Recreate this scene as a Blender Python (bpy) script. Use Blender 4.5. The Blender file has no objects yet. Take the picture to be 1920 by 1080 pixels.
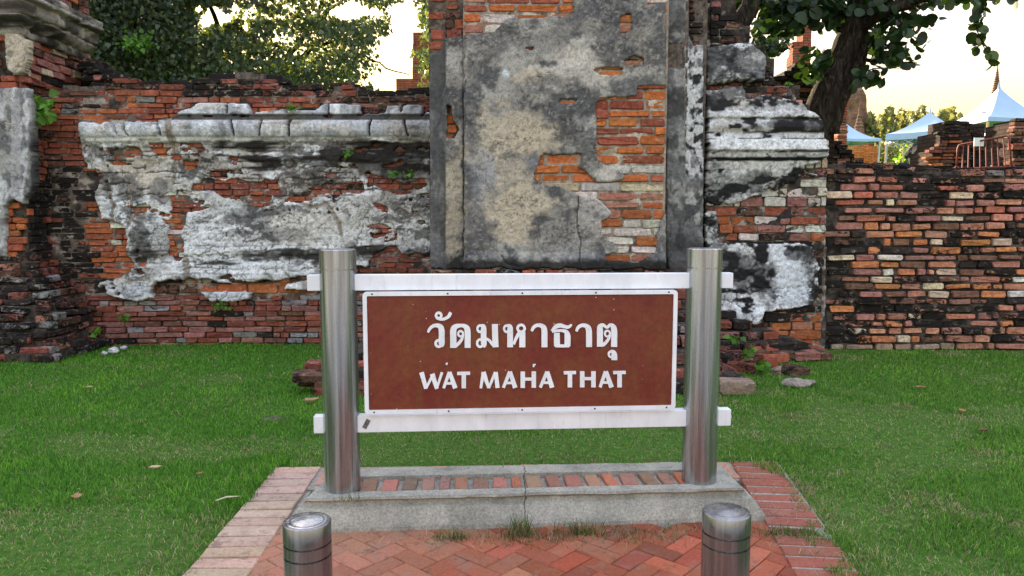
import bpy, bmesh, math, random
import numpy as np
from mathutils import Vector, Matrix, noise as mnoise

R = math.radians
SC = bpy.context.scene
COL = SC.collection
rng = random.Random(7)
nrg = np.random.default_rng(11)

# ------------------------------------------------------------------ camera, sky, sun, exposure
EYE = 1.5
F = 1387.0                      # focal length in photo pixels (1920 wide)
PITCH = math.atan((540 - 405) / F)
cam = bpy.data.cameras.new('camera')
cam.sensor_width = 36.0
cam.lens = 36.0 * F / 1920.0
cam.clip_start = 0.05
cam.clip_end = 3000
camo = bpy.data.objects.new('camera', cam)
COL.objects.link(camo)
camo.location = (0, 0, EYE)
camo.rotation_euler = (math.pi / 2 - PITCH, 0, 0)
SC.camera = camo

SUN_AZ = R(-21.0)               # left of the view axis, behind the wall
SUN_EL = R(15.5)
world = bpy.data.worlds.new('World')
SC.world = world
world.use_nodes = True
wn = world.node_tree.nodes
wl = world.node_tree.links
bg = wn['Background']
sky = wn.new('ShaderNodeTexSky')
sky.sky_type = 'NISHITA'
sky.sun_disc = False
sky.sun_elevation = SUN_EL
sky.sun_rotation = SUN_AZ
sky.altitude = 0
sky.air_density = 3.2
sky.dust_density = 10.0
sky.ozone_density = 4.0
gam = wn.new('ShaderNodeGamma')          # thick evening haze: the sky is far more even than clear air makes it
gam.inputs[1].default_value = 0.18
tint = wn.new('ShaderNodeMix'); tint.data_type = 'RGBA'; tint.blend_type = 'MULTIPLY'
tint.inputs[0].default_value = 1.0
tint.inputs[7].default_value = (1.0, 0.965, 1.20, 1)
wl.new(sky.outputs[0], gam.inputs[0]); hsv = wn.new('ShaderNodeHueSaturation'); hsv.inputs['Saturation'].default_value = 2.05
wl.new(gam.outputs[0], hsv.inputs['Color']); wl.new(hsv.outputs[0], tint.inputs[6]); wl.new(tint.outputs[2], bg.inputs[0])
bg.inputs[1].default_value = 0.15
sun = bpy.data.lights.new('sun', 'SUN')
sun.energy = 2.5
sun.angle = R(0.5)
sun.color = (1.0, 0.80, 0.55)
suno = bpy.data.objects.new('sun', sun)
COL.objects.link(suno)
sdir = Vector((math.sin(SUN_AZ) * math.cos(SUN_EL), math.cos(SUN_AZ) * math.cos(SUN_EL), math.sin(SUN_EL)))
suno.rotation_euler = sdir.to_track_quat('Z', 'Y').to_euler()
suno.location = sdir * 60
SC.view_settings.view_transform = 'Standard'
SC.view_settings.look = 'None'
SC.view_settings.gamma = 1.0
SC.view_settings.use_curve_mapping = False
SC.view_settings.exposure = 3.40
SC.cycles.max_bounces = 6
SC.cycles.diffuse_bounces = 3
SC.cycles.transparent_max_bounces = 4

# ------------------------------------------------------------------ helpers
CP, SP = math.cos(PITCH), math.sin(PITCH)

def P(px, py, Y):
    """world point at distance Y that the photo shows at pixel px, py"""
    u = (px - 960) / F
    v = (540 - py) / F
    k = Y / (CP + v * SP)
    return Vector((u * k, Y, EYE + (v * CP - SP) * k))

def proj(X, Y, Z):
    dz = Z - EYE
    w = Y * CP - dz * SP
    return 960 + F * X / w, 540 - F * (Y * SP + dz * CP) / w

def G(px, py, z=0.0):
    """world point on the level z seen at px, py (below the horizon)"""
    u = (px - 960) / F
    v = (540 - py) / F
    t = (z - EYE) / (v * CP - SP)
    return Vector((u * t, (CP + v * SP) * t, z))

def zat(py, Y):
    return P(960, py, Y).z

def _h(ix, iy, s):
    h = (ix.astype(np.int64) * 374761393 + iy.astype(np.int64) * 668265263 + int(s) * 2147483647) & 0xFFFFFFFF
    h = ((h ^ (h >> 13)) * 1274126177) & 0xFFFFFFFF
    h = h ^ (h >> 16)
    return (h & 0xFFFFFF) / float(0xFFFFFF)

def vn(x, y, s=0):
    x = np.asarray(x, float); y = np.asarray(y, float)
    ix = np.floor(x); iy = np.floor(y)
    fx = x - ix; fy = y - iy
    fx = fx * fx * (3 - 2 * fx); fy = fy * fy * (3 - 2 * fy)
    ix = ix.astype(np.int64); iy = iy.astype(np.int64)
    a = _h(ix, iy, s); b = _h(ix + 1, iy, s); c = _h(ix, iy + 1, s); d = _h(ix + 1, iy + 1, s)
    return (a * (1 - fx) + b * fx) * (1 - fy) + (c * (1 - fx) + d * fx) * fy

def fbm(x, y, s=0, o=4):
    t = 0; a = 0.5; n = 0
    x = np.asarray(x, float); y = np.asarray(y, float)
    for i in range(o):
        t = t + a * vn(x, y, s + i * 17); n += a
        x = x * 2.03 + 5.1; y = y * 2.03 + 1.7; a *= 0.5
    return t / n

def sst(a, b, x):
    t = np.clip((x - a) / (b - a), 0, 1)
    return t * t * (3 - 2 * t)

def inpoly(px, py, poly):
    r = np.zeros(np.shape(px), bool)
    n = len(poly)
    j = n - 1
    for i in range(n):
        xi, yi = poly[i]; xj, yj = poly[j]
        if yi != yj:
            c = ((yi > py) != (yj > py)) & (px < (xj - xi) * (py - yi) / (yj - yi) + xi)
            r ^= c
        j = i
    return r

def link(o, parent=None):
    COL.objects.link(o)
    if parent is not None:
        o.parent = parent
    return o

def tag(o, label=None, cat=None, group=None, kind=None):
    if label: o['label'] = label
    if cat: o['category'] = cat
    if group: o['group'] = group
    if kind: o['kind'] = kind
    return o

def thing(name, label, cat, loc=(0, 0, 0), group=None, rz=0.0):
    o = bpy.data.objects.new(name, None)
    o.location = loc
    o.rotation_euler = (0, 0, rz)
    o.empty_display_size = 0.1
    link(o)
    return tag(o, label, cat, group)

def mesh(name, verts, faces, material=None, parent=None, smooth=False, cols=None, rel=True):
    """one mesh object; vertices in world space, moved into the parent's space"""
    m = bpy.data.meshes.new(name)
    v = np.asarray(verts, float)
    if parent is not None and rel:
        v = v - np.array(parent.location)
        if parent.rotation_euler.z:
            c, s = math.cos(-parent.rotation_euler.z), math.sin(-parent.rotation_euler.z)
            v = np.stack([v[:, 0] * c - v[:, 1] * s, v[:, 0] * s + v[:, 1] * c, v[:, 2]], 1)
    if isinstance(faces, np.ndarray):
        k = faces.shape[1]
        m.vertices.add(len(v)); m.vertices.foreach_set('co', v.ravel())
        m.loops.add(faces.size); m.loops.foreach_set('vertex_index', faces.ravel().astype(np.int32))
        m.polygons.add(len(faces))
        m.polygons.foreach_set('loop_start', np.arange(0, faces.size, k, dtype=np.int32))
        m.polygons.foreach_set('loop_total', np.full(len(faces), k, np.int32))
        m.update(calc_edges=True)
    else:
        m.from_pydata([tuple(q) for q in v], [], faces)
        m.update()
    if cols is not None:
        a = m.color_attributes.new('Col', 'FLOAT_COLOR', 'POINT')
        c = np.ones((len(v), 4)); c[:, :cols.shape[1]] = cols
        a.data.foreach_set('color', c.ravel())
    if smooth:
        m.polygons.foreach_set('use_smooth', np.ones(len(m.polygons), bool))
    if material: m.materials.append(material)
    o = bpy.data.objects.new(name, m)
    return link(o, parent)

class MB:
    """collects boxes, tubes and prisms for one mesh"""
    def __init__(self): self.v = []; self.f = []; self.c = []
    def add(self, v, f, col=None):
        n = len(self.v)
        self.v += [tuple(q) for q in v]
        self.f += [tuple(i + n for i in q) for q in f]
        self.c += [col or (1, 1, 1)] * len(v)
    def box(self, a, b, rot=None, at=None, col=None):
        x0, y0, z0 = a; x1, y1, z1 = b
        v = [Vector(q) for q in ((x0, y0, z0), (x1, y0, z0), (x1, y1, z0), (x0, y1, z0), (x0, y0, z1), (x1, y0, z1), (x1, y1, z1), (x0, y1, z1))]
        if rot is not None: v = [rot @ q for q in v]
        if at is not None: v = [q + Vector(at) for q in v]
        self.add(v, [(0, 3, 2, 1), (4, 5, 6, 7), (0, 1, 5, 4), (1, 2, 6, 5), (2, 3, 7, 6), (3, 0, 4, 7)], col)
    def tube(self, pts, rad, n=8, caps=True, col=None):
        pts = [Vector(p) for p in pts]
        if not hasattr(rad, '__len__'): rad = [rad] * len(pts)
        vs = []; fs = []
        ref = None
        for i, p in enumerate(pts):
            d = (pts[min(i + 1, len(pts) - 1)] - pts[max(i - 1, 0)]).normalized()
            if ref is None:
                ref = Vector((1, 0, 0)) if abs(d.x) < 0.8 else Vector((0, 1, 0))
            a = d.cross(ref).normalized(); b = d.cross(a).normalized(); ref = -b if False else ref
            for k in range(n):
                t = 2 * math.pi * k / n
                vs.append(p + (a * math.cos(t) + b * math.sin(t)) * rad[i])
        for i in range(len(pts) - 1):
            for k in range(n):
                k2 = (k + 1) % n
                fs.append((i * n + k, i * n + k2, (i + 1) * n + k2, (i + 1) * n + k))
        if caps:
            fs.append(tuple(range(n - 1, -1, -1))); fs.append(tuple((len(pts) - 1) * n + k for k in range(n)))
        self.add(vs, fs, col)
    def lathe(self, prof, c, n=48, col=None):
        """prof: (radius, z) from bottom to top"""
        vs = []; fs = []
        for r, z in prof:
            for k in range(n):
                t = 2 * math.pi * k / n
                vs.append((c[0] + r * math.cos(t), c[1] + r * math.sin(t), c[2] + z))
        for i in range(len(prof) - 1):
            for k in range(n):
                k2 = (k + 1) % n
                fs.append((i * n + k, i * n + k2, (i + 1) * n + k2, (i + 1) * n + k))
        fs.append(tuple((len(prof) - 1) * n + k for k in range(n)))
        self.add(vs, fs, col)
    def build(self, name, material, parent=None, smooth=False, cols=False, bevel=0):
        o = mesh(name, self.v, self.f, material, parent, smooth, np.array(self.c) if cols else None)
        if bevel:
            b = o.modifiers.new('bevel', 'BEVEL'); b.width = bevel; b.segments = 2; b.limit_method = 'ANGLE'
        return o

# ------------------------------------------------------------------ materials
class NT:
    def __init__(self, name):
        self.m = bpy.data.materials.new(name); self.m.use_nodes = True
        self.n = self.m.node_tree.nodes; self.l = self.m.node_tree.links
        self.b = self.n['Principled BSDF']
    def new(self, t, **k):
        o = self.n.new(t)
        for a, b in k.items(): setattr(o, a, b)
        return o
    def put(self, sock, val):
        if isinstance(val, bpy.types.NodeSocket): self.l.new(val, sock)
        elif val is not None:
            if sock.type == 'RGBA' and len(val) == 3: val = (*val, 1)
            sock.default_value = val
    def math(self, op, a, b=None, c=None, clamp=False):
        o = self.new('ShaderNodeMath', operation=op, use_clamp=clamp)
        self.put(o.inputs[0], a); self.put(o.inputs[1], b)
        if c is not None: self.put(o.inputs[2], c)
        return o.outputs[0]
    def mix(self, f, a, b, mode='MIX'):
        o = self.new('ShaderNodeMix', data_type='RGBA', blend_type=mode)
        self.put(o.inputs[0], f); self.put(o.inputs[6], a); self.put(o.inputs[7], b)
        return o.outputs[2]
    def noise(self, scale, detail=4, rough=0.55, vec=None, dist=0.0):
        o = self.new('ShaderNodeTexNoise'); o.inputs['Scale'].default_value = scale
        o.inputs['Detail'].default_value = detail; o.inputs['Roughness'].default_value = rough; o.inputs['Distortion'].default_value = dist
        if vec is not None: self.l.new(vec, o.inputs['Vector'])
        return o.outputs[0]
    def ramp(self, f, stops):
        o = self.new('ShaderNodeValToRGB'); self.put(o.inputs[0], f)
        e = o.color_ramp.elements
        while len(e) < len(stops): e.new(0.5)
        for q, (p, c) in zip(e, stops):
            q.position = p; q.color = (*c, 1) if hasattr(c, '__len__') else (c, c, c, 1)
        return o.outputs[0]
    def rng(self, f, a, b, c=0.0, d=1.0):
        o = self.new('ShaderNodeMapRange', interpolation_type='SMOOTHSTEP'); self.put(o.inputs[0], f)
        o.inputs[1].default_value = a; o.inputs[2].default_value = b; o.inputs[3].default_value = c; o.inputs[4].default_value = d
        return o.outputs[0]
    def pos(self): return self.new('ShaderNodeNewGeometry').outputs['Position']
    def obj(self): return self.new('ShaderNodeTexCoord').outputs['Object']
    def scaled(self, vec, s):
        o = self.new('ShaderNodeMapping'); o.inputs['Scale'].default_value = s; self.l.new(vec, o.inputs[0]); return o.outputs[0]
    def attr(self, name='Col'):
        return self.new('ShaderNodeAttribute', attribute_name=name).outputs['Color']
    def bump(self, h, strength=0.4, dist=0.01):
        o = self.new('ShaderNodeBump'); o.inputs['Strength'].default_value = strength; o.inputs['Distance'].default_value = dist
        self.l.new(h, o.inputs['Height']); self.l.new(o.outputs[0], self.b.inputs['Normal'])
    def base(self, c, rough=0.9, metal=0.0, spec=0.3):
        self.put(self.b.inputs['Base Color'], c); self.put(self.b.inputs['Roughness'], rough)
        self.put(self.b.inputs['Metallic'], metal); self.put(self.b.inputs['Specular IOR Level'], spec)
        return self.m

def mat_brick(name='old_brick', node='ShaderNodeObjectInfo'):
    t = NT(name)
    oi = t.new(node)
    if node == 'ShaderNodeAttribute': oi.attribute_name = 'Col'
    p = t.pos()
    n1 = t.noise(20, 6, 0.7, p)
    n2 = t.noise(62, 3, 0.65, p)
    n3 = t.noise(8.5, 7, 0.75, t.scaled(p, (1, 1, 1.5)), 0.8)
    c = t.mix(1.0, oi.outputs['Color'], t.ramp(n1, [(0.3, 0.5), (0.5, 0.95), (0.7, 1.4)]), 'MULTIPLY')
    c = t.mix(t.rng(n2, 0.57, 0.68, 0, 0.6), c, (0.05, 0.04, 0.03))
    # black lichen: the share it covers is kept in the object's alpha
    st = t.math('ADD', n3, t.math('MULTIPLY', n1, 0.35))
    lim = t.math('SUBTRACT', 1.02, t.math('MULTIPLY', oi.outputs['Alpha'], 0.62))
    w = t.math('MULTIPLY', t.math('SUBTRACT', st, lim), 14, clamp=True)
    c = t.mix(w, c, (0.018, 0.016, 0.014))
    # lime bloom
    c = t.mix(t.rng(t.noise(13, 7, 0.75, t.scaled(p, (1, 1, 1.6))), 0.56, 0.68, 0, 0.6), c, (0.44, 0.38, 0.32))
    t.bump(t.math('ADD', n1, t.math('MULTIPLY', n2, 0.4)), 0.9, 0.012)
    return t.base(c, 0.95, spec=0.15)

def mat_core(name, dark, light):
    t = NT(name)
    p = t.pos()
    n = t.noise(20, 6, 0.7, p)
    c = t.ramp(n, [(0.35, dark), (0.62, light)])
    c = t.mix(t.rng(t.noise(3, 5, 0.7, p), 0.5, 0.62, 0, 0.8), c, tuple(q * 0.35 for q in dark))
    t.bump(n, 1.0, 0.02)
    return t.base(c, 1.0, spec=0.1)

def mat_plaster():
    t = NT('lime_plaster')
    p = t.pos()
    n1 = t.noise(24, 6, 0.75, p)
    n2 = t.noise(70, 3, 0.7, p)
    n3 = t.noise(9, 7, 0.75, p, 0.8)
    c = t.mix(1.0, t.attr(), t.ramp(n1, [(0.3, 0.6), (0.5, 1.0), (0.7, 1.3)]), 'MULTIPLY')
    c = t.mix(t.rng(n2, 0.56, 0.66, 0, 0.62), c, (0.03, 0.03, 0.03))
    c = t.mix(t.rng(n3, 0.58, 0.66, 0, 0.5), c, (0.05, 0.05, 0.048))
    t.bump(t.math('ADD', t.math('MULTIPLY', n1, 1.0), t.math('MULTIPLY', n2, 0.5)), 0.9, 0.008)
    return t.base(c, 0.95, spec=0.15)

def mat_simple(name, c, rough=0.8, var=0.25, scale=20, bump=0.0, metal=0.0, spec=0.3):
    t = NT(name)
    p = t.obj()
    n = t.noise(scale, 5, 0.6, p)
    cc = t.mix(1.0, c, t.ramp(n, [(0.3, 1 - var), (0.7, 1 + var)]), 'MULTIPLY')
    if bump: t.bump(n, bump, 0.01)
    return t.base(cc, rough, metal, spec)

def mat_steel(name='brushed_steel', k=1.0):
    t = NT(name)
    p = t.obj()
    st = t.noise(1.0, 4, 0.6, t.scaled(p, (55, 55, 1.2)))
    st2 = t.noise(1.0, 3, 0.6, t.scaled(p, (14, 14, 0.5)))
    sc = t.noise(45, 4, 0.7, p)
    c = t.mix(1.0, (0.47 * k, 0.50 * k, 0.515 * k), t.ramp(st, [(0.3, 0.62), (0.7, 1.22)]), 'MULTIPLY')
    c = t.mix(t.rng(st2, 0.45, 0.65, 0, 0.6), c, (0.17, 0.165, 0.165))
    c = t.mix(t.rng(sc, 0.62, 0.72, 0, 0.5), c, (0.25, 0.22, 0.20))
    r = t.rng(st, 0.2, 0.8, 0.16, 0.36)
    t.bump(st, 0.06, 0.002)
    return t.base(c, r, 0.86, 0.5)

def mat_concrete():
    t = NT('worn_concrete')
    p = t.obj()
    a = t.noise(5, 6, 0.7, p); b = t.noise(90, 4, 0.7, p); c0 = t.noise(260, 2, 0.6, p)
    c = t.ramp(a, [(0.3, (0.25, 0.25, 0.205)), (0.5, (0.40, 0.395, 0.335)), (0.7, (0.54, 0.525, 0.45))])
    c = t.mix(1.0, c, t.ramp(b, [(0.3, 0.6), (0.7, 1.25)]), 'MULTIPLY')
    c = t.mix(t.rng(c0, 0.58, 0.68, 0, 0.5), c, (0.06, 0.06, 0.055))
    sx = t.new('ShaderNodeSeparateXYZ'); t.l.new(p, sx.inputs[0])
    ck = t.math('ABSOLUTE', t.math('SUBTRACT', t.math('ADD', sx.outputs[0], t.math('MULTIPLY', t.noise(14, 4, .6, p), .05)), 0.04))
    c = t.mix(t.rng(ck, 0.0012, 0.0045, 0.8, 0.0), c, (0.03, 0.03, 0.028))
    t.bump(t.math('ADD', b, c0), 0.8, 0.006)
    return t.base(c, 0.95, spec=0.15)

def mat_paint(name, c, chips=True):
    t = NT(name)
    p = t.obj()
    n = t.noise(9, 6, 0.65, t.scaled(p, (1, 1, 0.5)))
    cc = t.mix(1.0, c, t.ramp(n, [(0.3, 0.84), (0.7, 1.06)]), 'MULTIPLY')
    cc = t.mix(t.rng(t.noise(1.0, 5, .7, t.scaled(p, (40, 40, 6))), .56, .74, 0, .35), cc, (0.40, 0.38, 0.34))
    if chips:
        q = t.noise(95, 4, 0.65, p)
        cc = t.mix(t.rng(q, 0.655, 0.675, 0, 0.9), cc, (0.07, 0.06, 0.055))
    return t.base(cc, 0.5, 0.0, 0.4)

def mat_panel():
    t = NT('rusty_brown_paint')
    p = t.obj()
    a = t.noise(4.0, 6, 0.65, p, 0.5); b = t.noise(38, 5, 0.7, p); st = t.noise(1.0, 5, 0.65, t.scaled(p, (24, 24, 3)))
    c = t.ramp(a, [(0.34, (0.150, 0.022, 0.013)), (0.5, (0.165, 0.034, 0.015)), (0.64, (0.175, 0.052, 0.014))])
    c = t.mix(t.rng(st, 0.5, 0.68, 0, 0.5), c, (0.145, 0.055, 0.012))
    c = t.mix(1.0, c, t.ramp(b, [(0.3, 0.75), (0.7, 1.2)]), 'MULTIPLY')
    v = t.new('ShaderNodeTexVoronoi'); v.inputs['Scale'].default_value = 34; t.l.new(p, v.inputs['Vector'])
    sep = t.new('ShaderNodeSeparateColor'); t.l.new(v.outputs['Color'], sep.inputs[0])
    w = t.math('MULTIPLY', t.math('LESS_THAN', v.outputs['Distance'], 0.085), t.math('GREATER_THAN', sep.outputs[0], 0.86))
    c = t.mix(w, c, (0.6, 0.55, 0.48))
    return t.base(c, 0.55, 0.0, 0.35)

def mat_leaf(name, dark, light, trans=0.35, yellow=None):
    t = NT(name)
    c = t.mix(1.0, t.mix(t.attr(), dark, light), t.ramp(t.noise(9, 3, 0.6, t.pos()), [(0.3, 0.8), (0.7, 1.2)]), 'MULTIPLY')
    t.base(c, 0.5, 0, 0.35)
    tr = t.new('ShaderNodeBsdfTranslucent')
    t.l.new(t.mix(1.0, c, yellow or (1.5, 1.6, 0.6), 'MULTIPLY'), tr.inputs[0])
    ms = t.new('ShaderNodeMixShader'); ms.inputs[0].default_value = trans
    t.l.new(t.b.outputs[0], ms.inputs[1]); t.l.new(tr.outputs[0], ms.inputs[2])
    t.l.new(ms.outputs[0], t.n['Material Output'].inputs[0])
    return t.m

def mat_vcol(name, rough=0.9, var=0.2, scale=30, bump=0.3, trans=0.0):
    t = NT(name)
    n = t.noise(scale, 5, 0.65, t.pos())
    c = t.mix(1.0, t.attr(), t.ramp(n, [(0.3, 1 - var), (0.7, 1 + var)]), 'MULTIPLY')
    if bump: t.bump(n, bump, 0.01)
    t.base(c, rough, spec=0.2)
    if trans:
        tr = t.new('ShaderNodeBsdfTranslucent'); t.l.new(c, tr.inputs[0])
        ms = t.new('ShaderNodeMixShader'); ms.inputs[0].default_value = trans
        t.l.new(t.b.outputs[0], ms.inputs[1]); t.l.new(tr.outputs[0], ms.inputs[2])
        t.l.new(ms.outputs[0], t.n['Material Output'].inputs[0])
    return t.m

def mat_bark():
    t = NT('grey_bark')
    p = t.obj()
    n = t.noise(1.0, 6, 0.7, t.scaled(p, (20, 20, 5)), 1.2)
    c = t.ramp(n, [(0.35, (0.010, 0.008, 0.006)), (0.55, (0.045, 0.036, 0.027)), (0.72, (0.13, 0.11, 0.085))])
    t.bump(n, 1.0, 0.06)
    return t.base(c, 0.95, spec=0.1)

M = {}
M['brick'] = mat_brick()
M['brickwork'] = mat_brick('old_brickwork', 'ShaderNodeAttribute')
M['plaster'] = mat_plaster()
M['core_dark'] = mat_core('dark_joint', (0.030, 0.025, 0.020), (0.10, 0.085, 0.07))
M['core_mid'] = mat_core('brown_joint', (0.06, 0.048, 0.04), (0.19, 0.16, 0.13))
M['core_pale'] = mat_core('pale_mortar', (0.20, 0.17, 0.135), (0.42, 0.37, 0.30))
M['steel'] = mat_steel()
M['steel_bright'] = mat_steel('pale_reflection_steel', 1.55)  # sky reflected in the left bollard cap, painted in as a paler base
M['steel_dark'] = mat_steel('dark_reflection_steel', 0.62)  # dark surroundings mirrored in the bollards, put into the base colour
M['concrete'] = mat_concrete()
M['white'] = mat_paint('white_paint', (0.80, 0.83, 0.85), False)
M['letter'] = mat_paint('chipped_white_paint', (0.82, 0.86, 0.87))
M['panel'] = mat_panel()
M['bark'] = mat_bark()
M['black'] = mat_simple('black_fabric', (0.012, 0.012, 0.014), 0.8)
M['screw'] = mat_simple('dark_screw', (0.08, 0.07, 0.06), 0.5, metal=0.6)
M['vcol'] = mat_vcol('weathered')
M['leafcol'] = mat_vcol('leaf_tissue', 0.6, 0.2, 20, 0.2, 0.25)

# ------------------------------------------------------------------ ground
def gz(X, Y):
    """height of the lawn and of the raised terrace behind the wall"""
    X = np.asarray(X, float); Y = np.asarray(Y, float)
    h = (fbm(X * 0.9 + 40, Y * 0.9 + 9, 5, 3) - 0.5) * 0.05 * sst(2.0, 5.0, Y + np.abs(X) * 0.6)
    h = h - 0.012
    h = h - 0.09 * sst(1.5, 1.2, np.abs(X - .02)) * sst(4.4, 4.1, Y)
    h = h - 0.12 * sst(1.2, .9, Y)
    h = h + 0.06 * sst(6.5, 8.5, Y) * sst(1.0, -4.0, np.abs(X + 2.4) - 1.5) * 0.6
    return h + 2.0 * sst(8.85, 9.35, Y)

def axis(a, b, fine0, fine1, step):
    l = list(np.arange(fine0, fine1, step)) + [fine1]
    d = step; x = fine1
    while x < b: d *= 1.5; x += d; l.append(min(x, b))
    d = step; x = fine0; r = []
    while x > a: d *= 1.5; x -= d; r.append(max(x, a))
    return np.array(r[::-1] + l)

def mat_lawn():
    t = NT('lawn_soil')
    p = t.pos()
    a = t.noise(1.3, 5, 0.65, p); b = t.noise(30, 5, 0.7, p)
    c = t.ramp(b, [(0.3, (0.036, 0.07, 0.014)), (0.55, (0.068, 0.165, 0.022)), (0.75, (0.16, 0.18, 0.07))])
    c = t.mix(t.rng(a, 0.55, 0.7, 0, 0.6), c, (0.10, 0.08, 0.045))
    t.bump(b, 1.0, 0.02)
    return t.base(c, 1.0, spec=0.1)

xs = axis(-700, 700, -9, 9, 0.15)
ys = axis(-60, 1500, 0.5, 12, 0.12)
GX, GY = np.meshgrid(xs, ys, indexing='ij')
GZ = gz(GX, GY)
nx, ny = GX.shape
idx = np.arange(nx * ny).reshape(nx, ny)
fq = np.stack([idx[:-1, :-1].ravel(), idx[1:, :-1].ravel(), idx[1:, 1:].ravel(), idx[:-1, 1:].ravel()], 1)
lawn = mesh('ground', np.stack([GX.ravel(), GY.ravel(), GZ.ravel()], 1), fq, mat_lawn(), smooth=True)
tag(lawn, 'mown lawn ground between the brick paving and the old wall', 'lawn', kind='structure')

pav = mesh('pavement', [(-60, -50, -.03), (60, -50, -.03), (60, 1.1, -.03), (-60, 1.1, -.03)], [(0, 1, 2, 3)], mat_simple('grey_pavement', (0.30, 0.30, 0.29), .9, .3, 6, .3))  # out of view; added so the steel mirrors grey ground instead of lawn
tag(pav, 'unseen grey pavement added behind the viewpoint, where the brick path starts', 'pavement', kind='structure')
# ------------------------------------------------------------------ brick pieces
def brick_mesh(seed):
    r = random.Random(seed)
    cx, cz = 0.045, 0.17
    ring = [(-.5 + cx, -.5), (.5 - cx, -.5), (.5, -.5 + cz), (.5, .5 - cz), (.5 - cx, .5), (-.5 + cx, .5), (-.5, .5 - cz), (-.5, -.5 + cz)]
    v = []
    jit = [(r.uniform(-.022, .022), r.uniform(-.09, .06) if i in (0, 1, 4, 5) else r.uniform(-.05, .05)) for i in range(8)]
    for (x, z), (jx, jz) in zip(ring, jit):
        v.append((x + jx, 0.5, z + jz * (1 if z > 0 else -1) * -1))
    for (x, z), (jx, jz) in zip(ring, jit):
        v.append((x + jx, -0.40, z + jz * (1 if z > 0 else -1) * -1))
    for (x, z), (jx, jz) in zip(ring, jit):
        v.append(((x + jx) * 0.955, -0.5 + r.uniform(-.04, .05), (z + jz * (1 if z > 0 else -1) * -1) * 0.82))
    f = [tuple(range(7, -1, -1))[::-1]]
    for i in range(8):
        j = (i + 1) % 8
        f.append((i, j, 8 + j, 8 + i)); f.append((8 + i, 8 + j, 16 + j, 16 + i))
    f.append((16, 17, 18, 19)); f.append((16, 19, 20, 23)); f.append((20, 21, 22, 23))
    m = bpy.data.meshes.new('brick')
    m.from_pydata(v, [], [q[::-1] for q in f]); m.update()
    bm = bmesh.new(); bm.from_mesh(m); bmesh.ops.recalc_face_normals(bm, faces=bm.faces); bm.to_mesh(m); bm.free()
    m.materials.append(M['brick'])
    return m
BRICKS = [brick_mesh(i) for i in range(14)]

def put_brick(parent, loc, L, D, H, ang, col, stain, r, tilt=0.012, name='brick'):
    o = bpy.data.objects.new(name, r.choice(BRICKS))
    o.location = Vector(loc) - parent.location
    o.rotation_euler = (r.gauss(0, tilt), r.gauss(0, tilt), ang + r.gauss(0, tilt))
    o.scale = (L * (1 if r.random() < .5 else -1), D, H * (1 if r.random() < .5 else -1))
    o.color = (*col, stain)
    return link(o, parent)

def jcol(c, r, v=0.2):
    k = r.uniform(1 - v, 1 + v)
    return tuple(max(0.0, q * k * r.uniform(0.93, 1.07)) for q in c)

ORANGE = (0.40, 0.125, 0.048); DEEP = (0.29, 0.088, 0.05); RED = (0.22, 0.072, 0.05); SALMON = (0.38, 0.175, 0.115); VIVID = (0.47, 0.145, 0.045)
CREAM = (0.52, 0.41, 0.29); LIME = (0.55, 0.51, 0.44); BROWN = (0.15, 0.075, 0.05); CHAR = (0.032, 0.026, 0.023); GREY = (0.24, 0.23, 0.22)
PINK = (0.29, 0.135, 0.11)

def pick(r, table):
    t = r.random() * sum(w for w, *_ in table)
    for w, c, s in table:
        t -= w
        if t <= 0: return jcol(c, r), min(1.0, max(0.0, s + r.uniform(-.12, .12)))
    return jcol(table[-1][1], r), table[-1][2]

def face_bricks(parent, O, ang, s0, s1, rows, ok, colour, seed, lens=(0.2, 0.34), depth=0.13, joint=0.012, off=lambda z: 0.0, sag=0.02, proud=0.012, gap=0.0, tilt=0.012, clip=False):
    """courses of single bricks on a vertical face; O a point of the face, ang its turn about Z; rows: (z centre, height);
    ok(px, py): is there a bare brick; colour(px, py, r): (rgb, stain)"""
    r = random.Random(seed)
    ux, uy = math.cos(ang), math.sin(ang)
    nxn, nyn = math.sin(ang), -math.cos(ang)          # outward normal
    out = 0
    for k, (z, h) in enumerate(rows):
        s = s0 if clip else s0 - r.uniform(0, 0.2)
        first = True
        while s < s1:
            L = r.uniform(*lens) if r.random() > 0.2 and not (clip and first) else r.uniform(lens[0] * 0.45, lens[0])
            first = False
            if clip and s1 - s - L < lens[0] * .3: L = s1 - s
            c = s + L / 2
            s += L
            if c - L / 2 < s0 - 0.25 or c + L / 2 > s1 + 0.12: continue
            zz = z + sag * (float(fbm(c * 0.8 + seed, k * 0.13, 3, 3)) - 0.5) * 2
            d = off(zz) + r.uniform(-proud * .4, proud)
            X = O[0] + ux * c + nxn * d; Y = O[1] + uy * c + nyn * d
            px, py = proj(X, Y, zz)
            if not ok(px, py, L * F / Y, h * F / Y): continue
            if gap and r.random() < gap: continue
            col, st = colour(px, py, r)
            put_brick(parent, (X - nxn * depth / 2, Y - nyn * depth / 2, zz), L - joint * r.uniform(.5, 1.8), depth, h - joint * r.uniform(.4, 1.5), ang, col, st, r, tilt)
            out += 1
    return out

def courses(z0, z1, pitch, seed, jit=0.12):
    r = random.Random(seed); z = z0; rows = []
    while z < z1:
        h = pitch * r.uniform(1 - jit, 1 + jit)
        rows.append((z + h / 2, h)); z += h
    return rows

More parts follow.
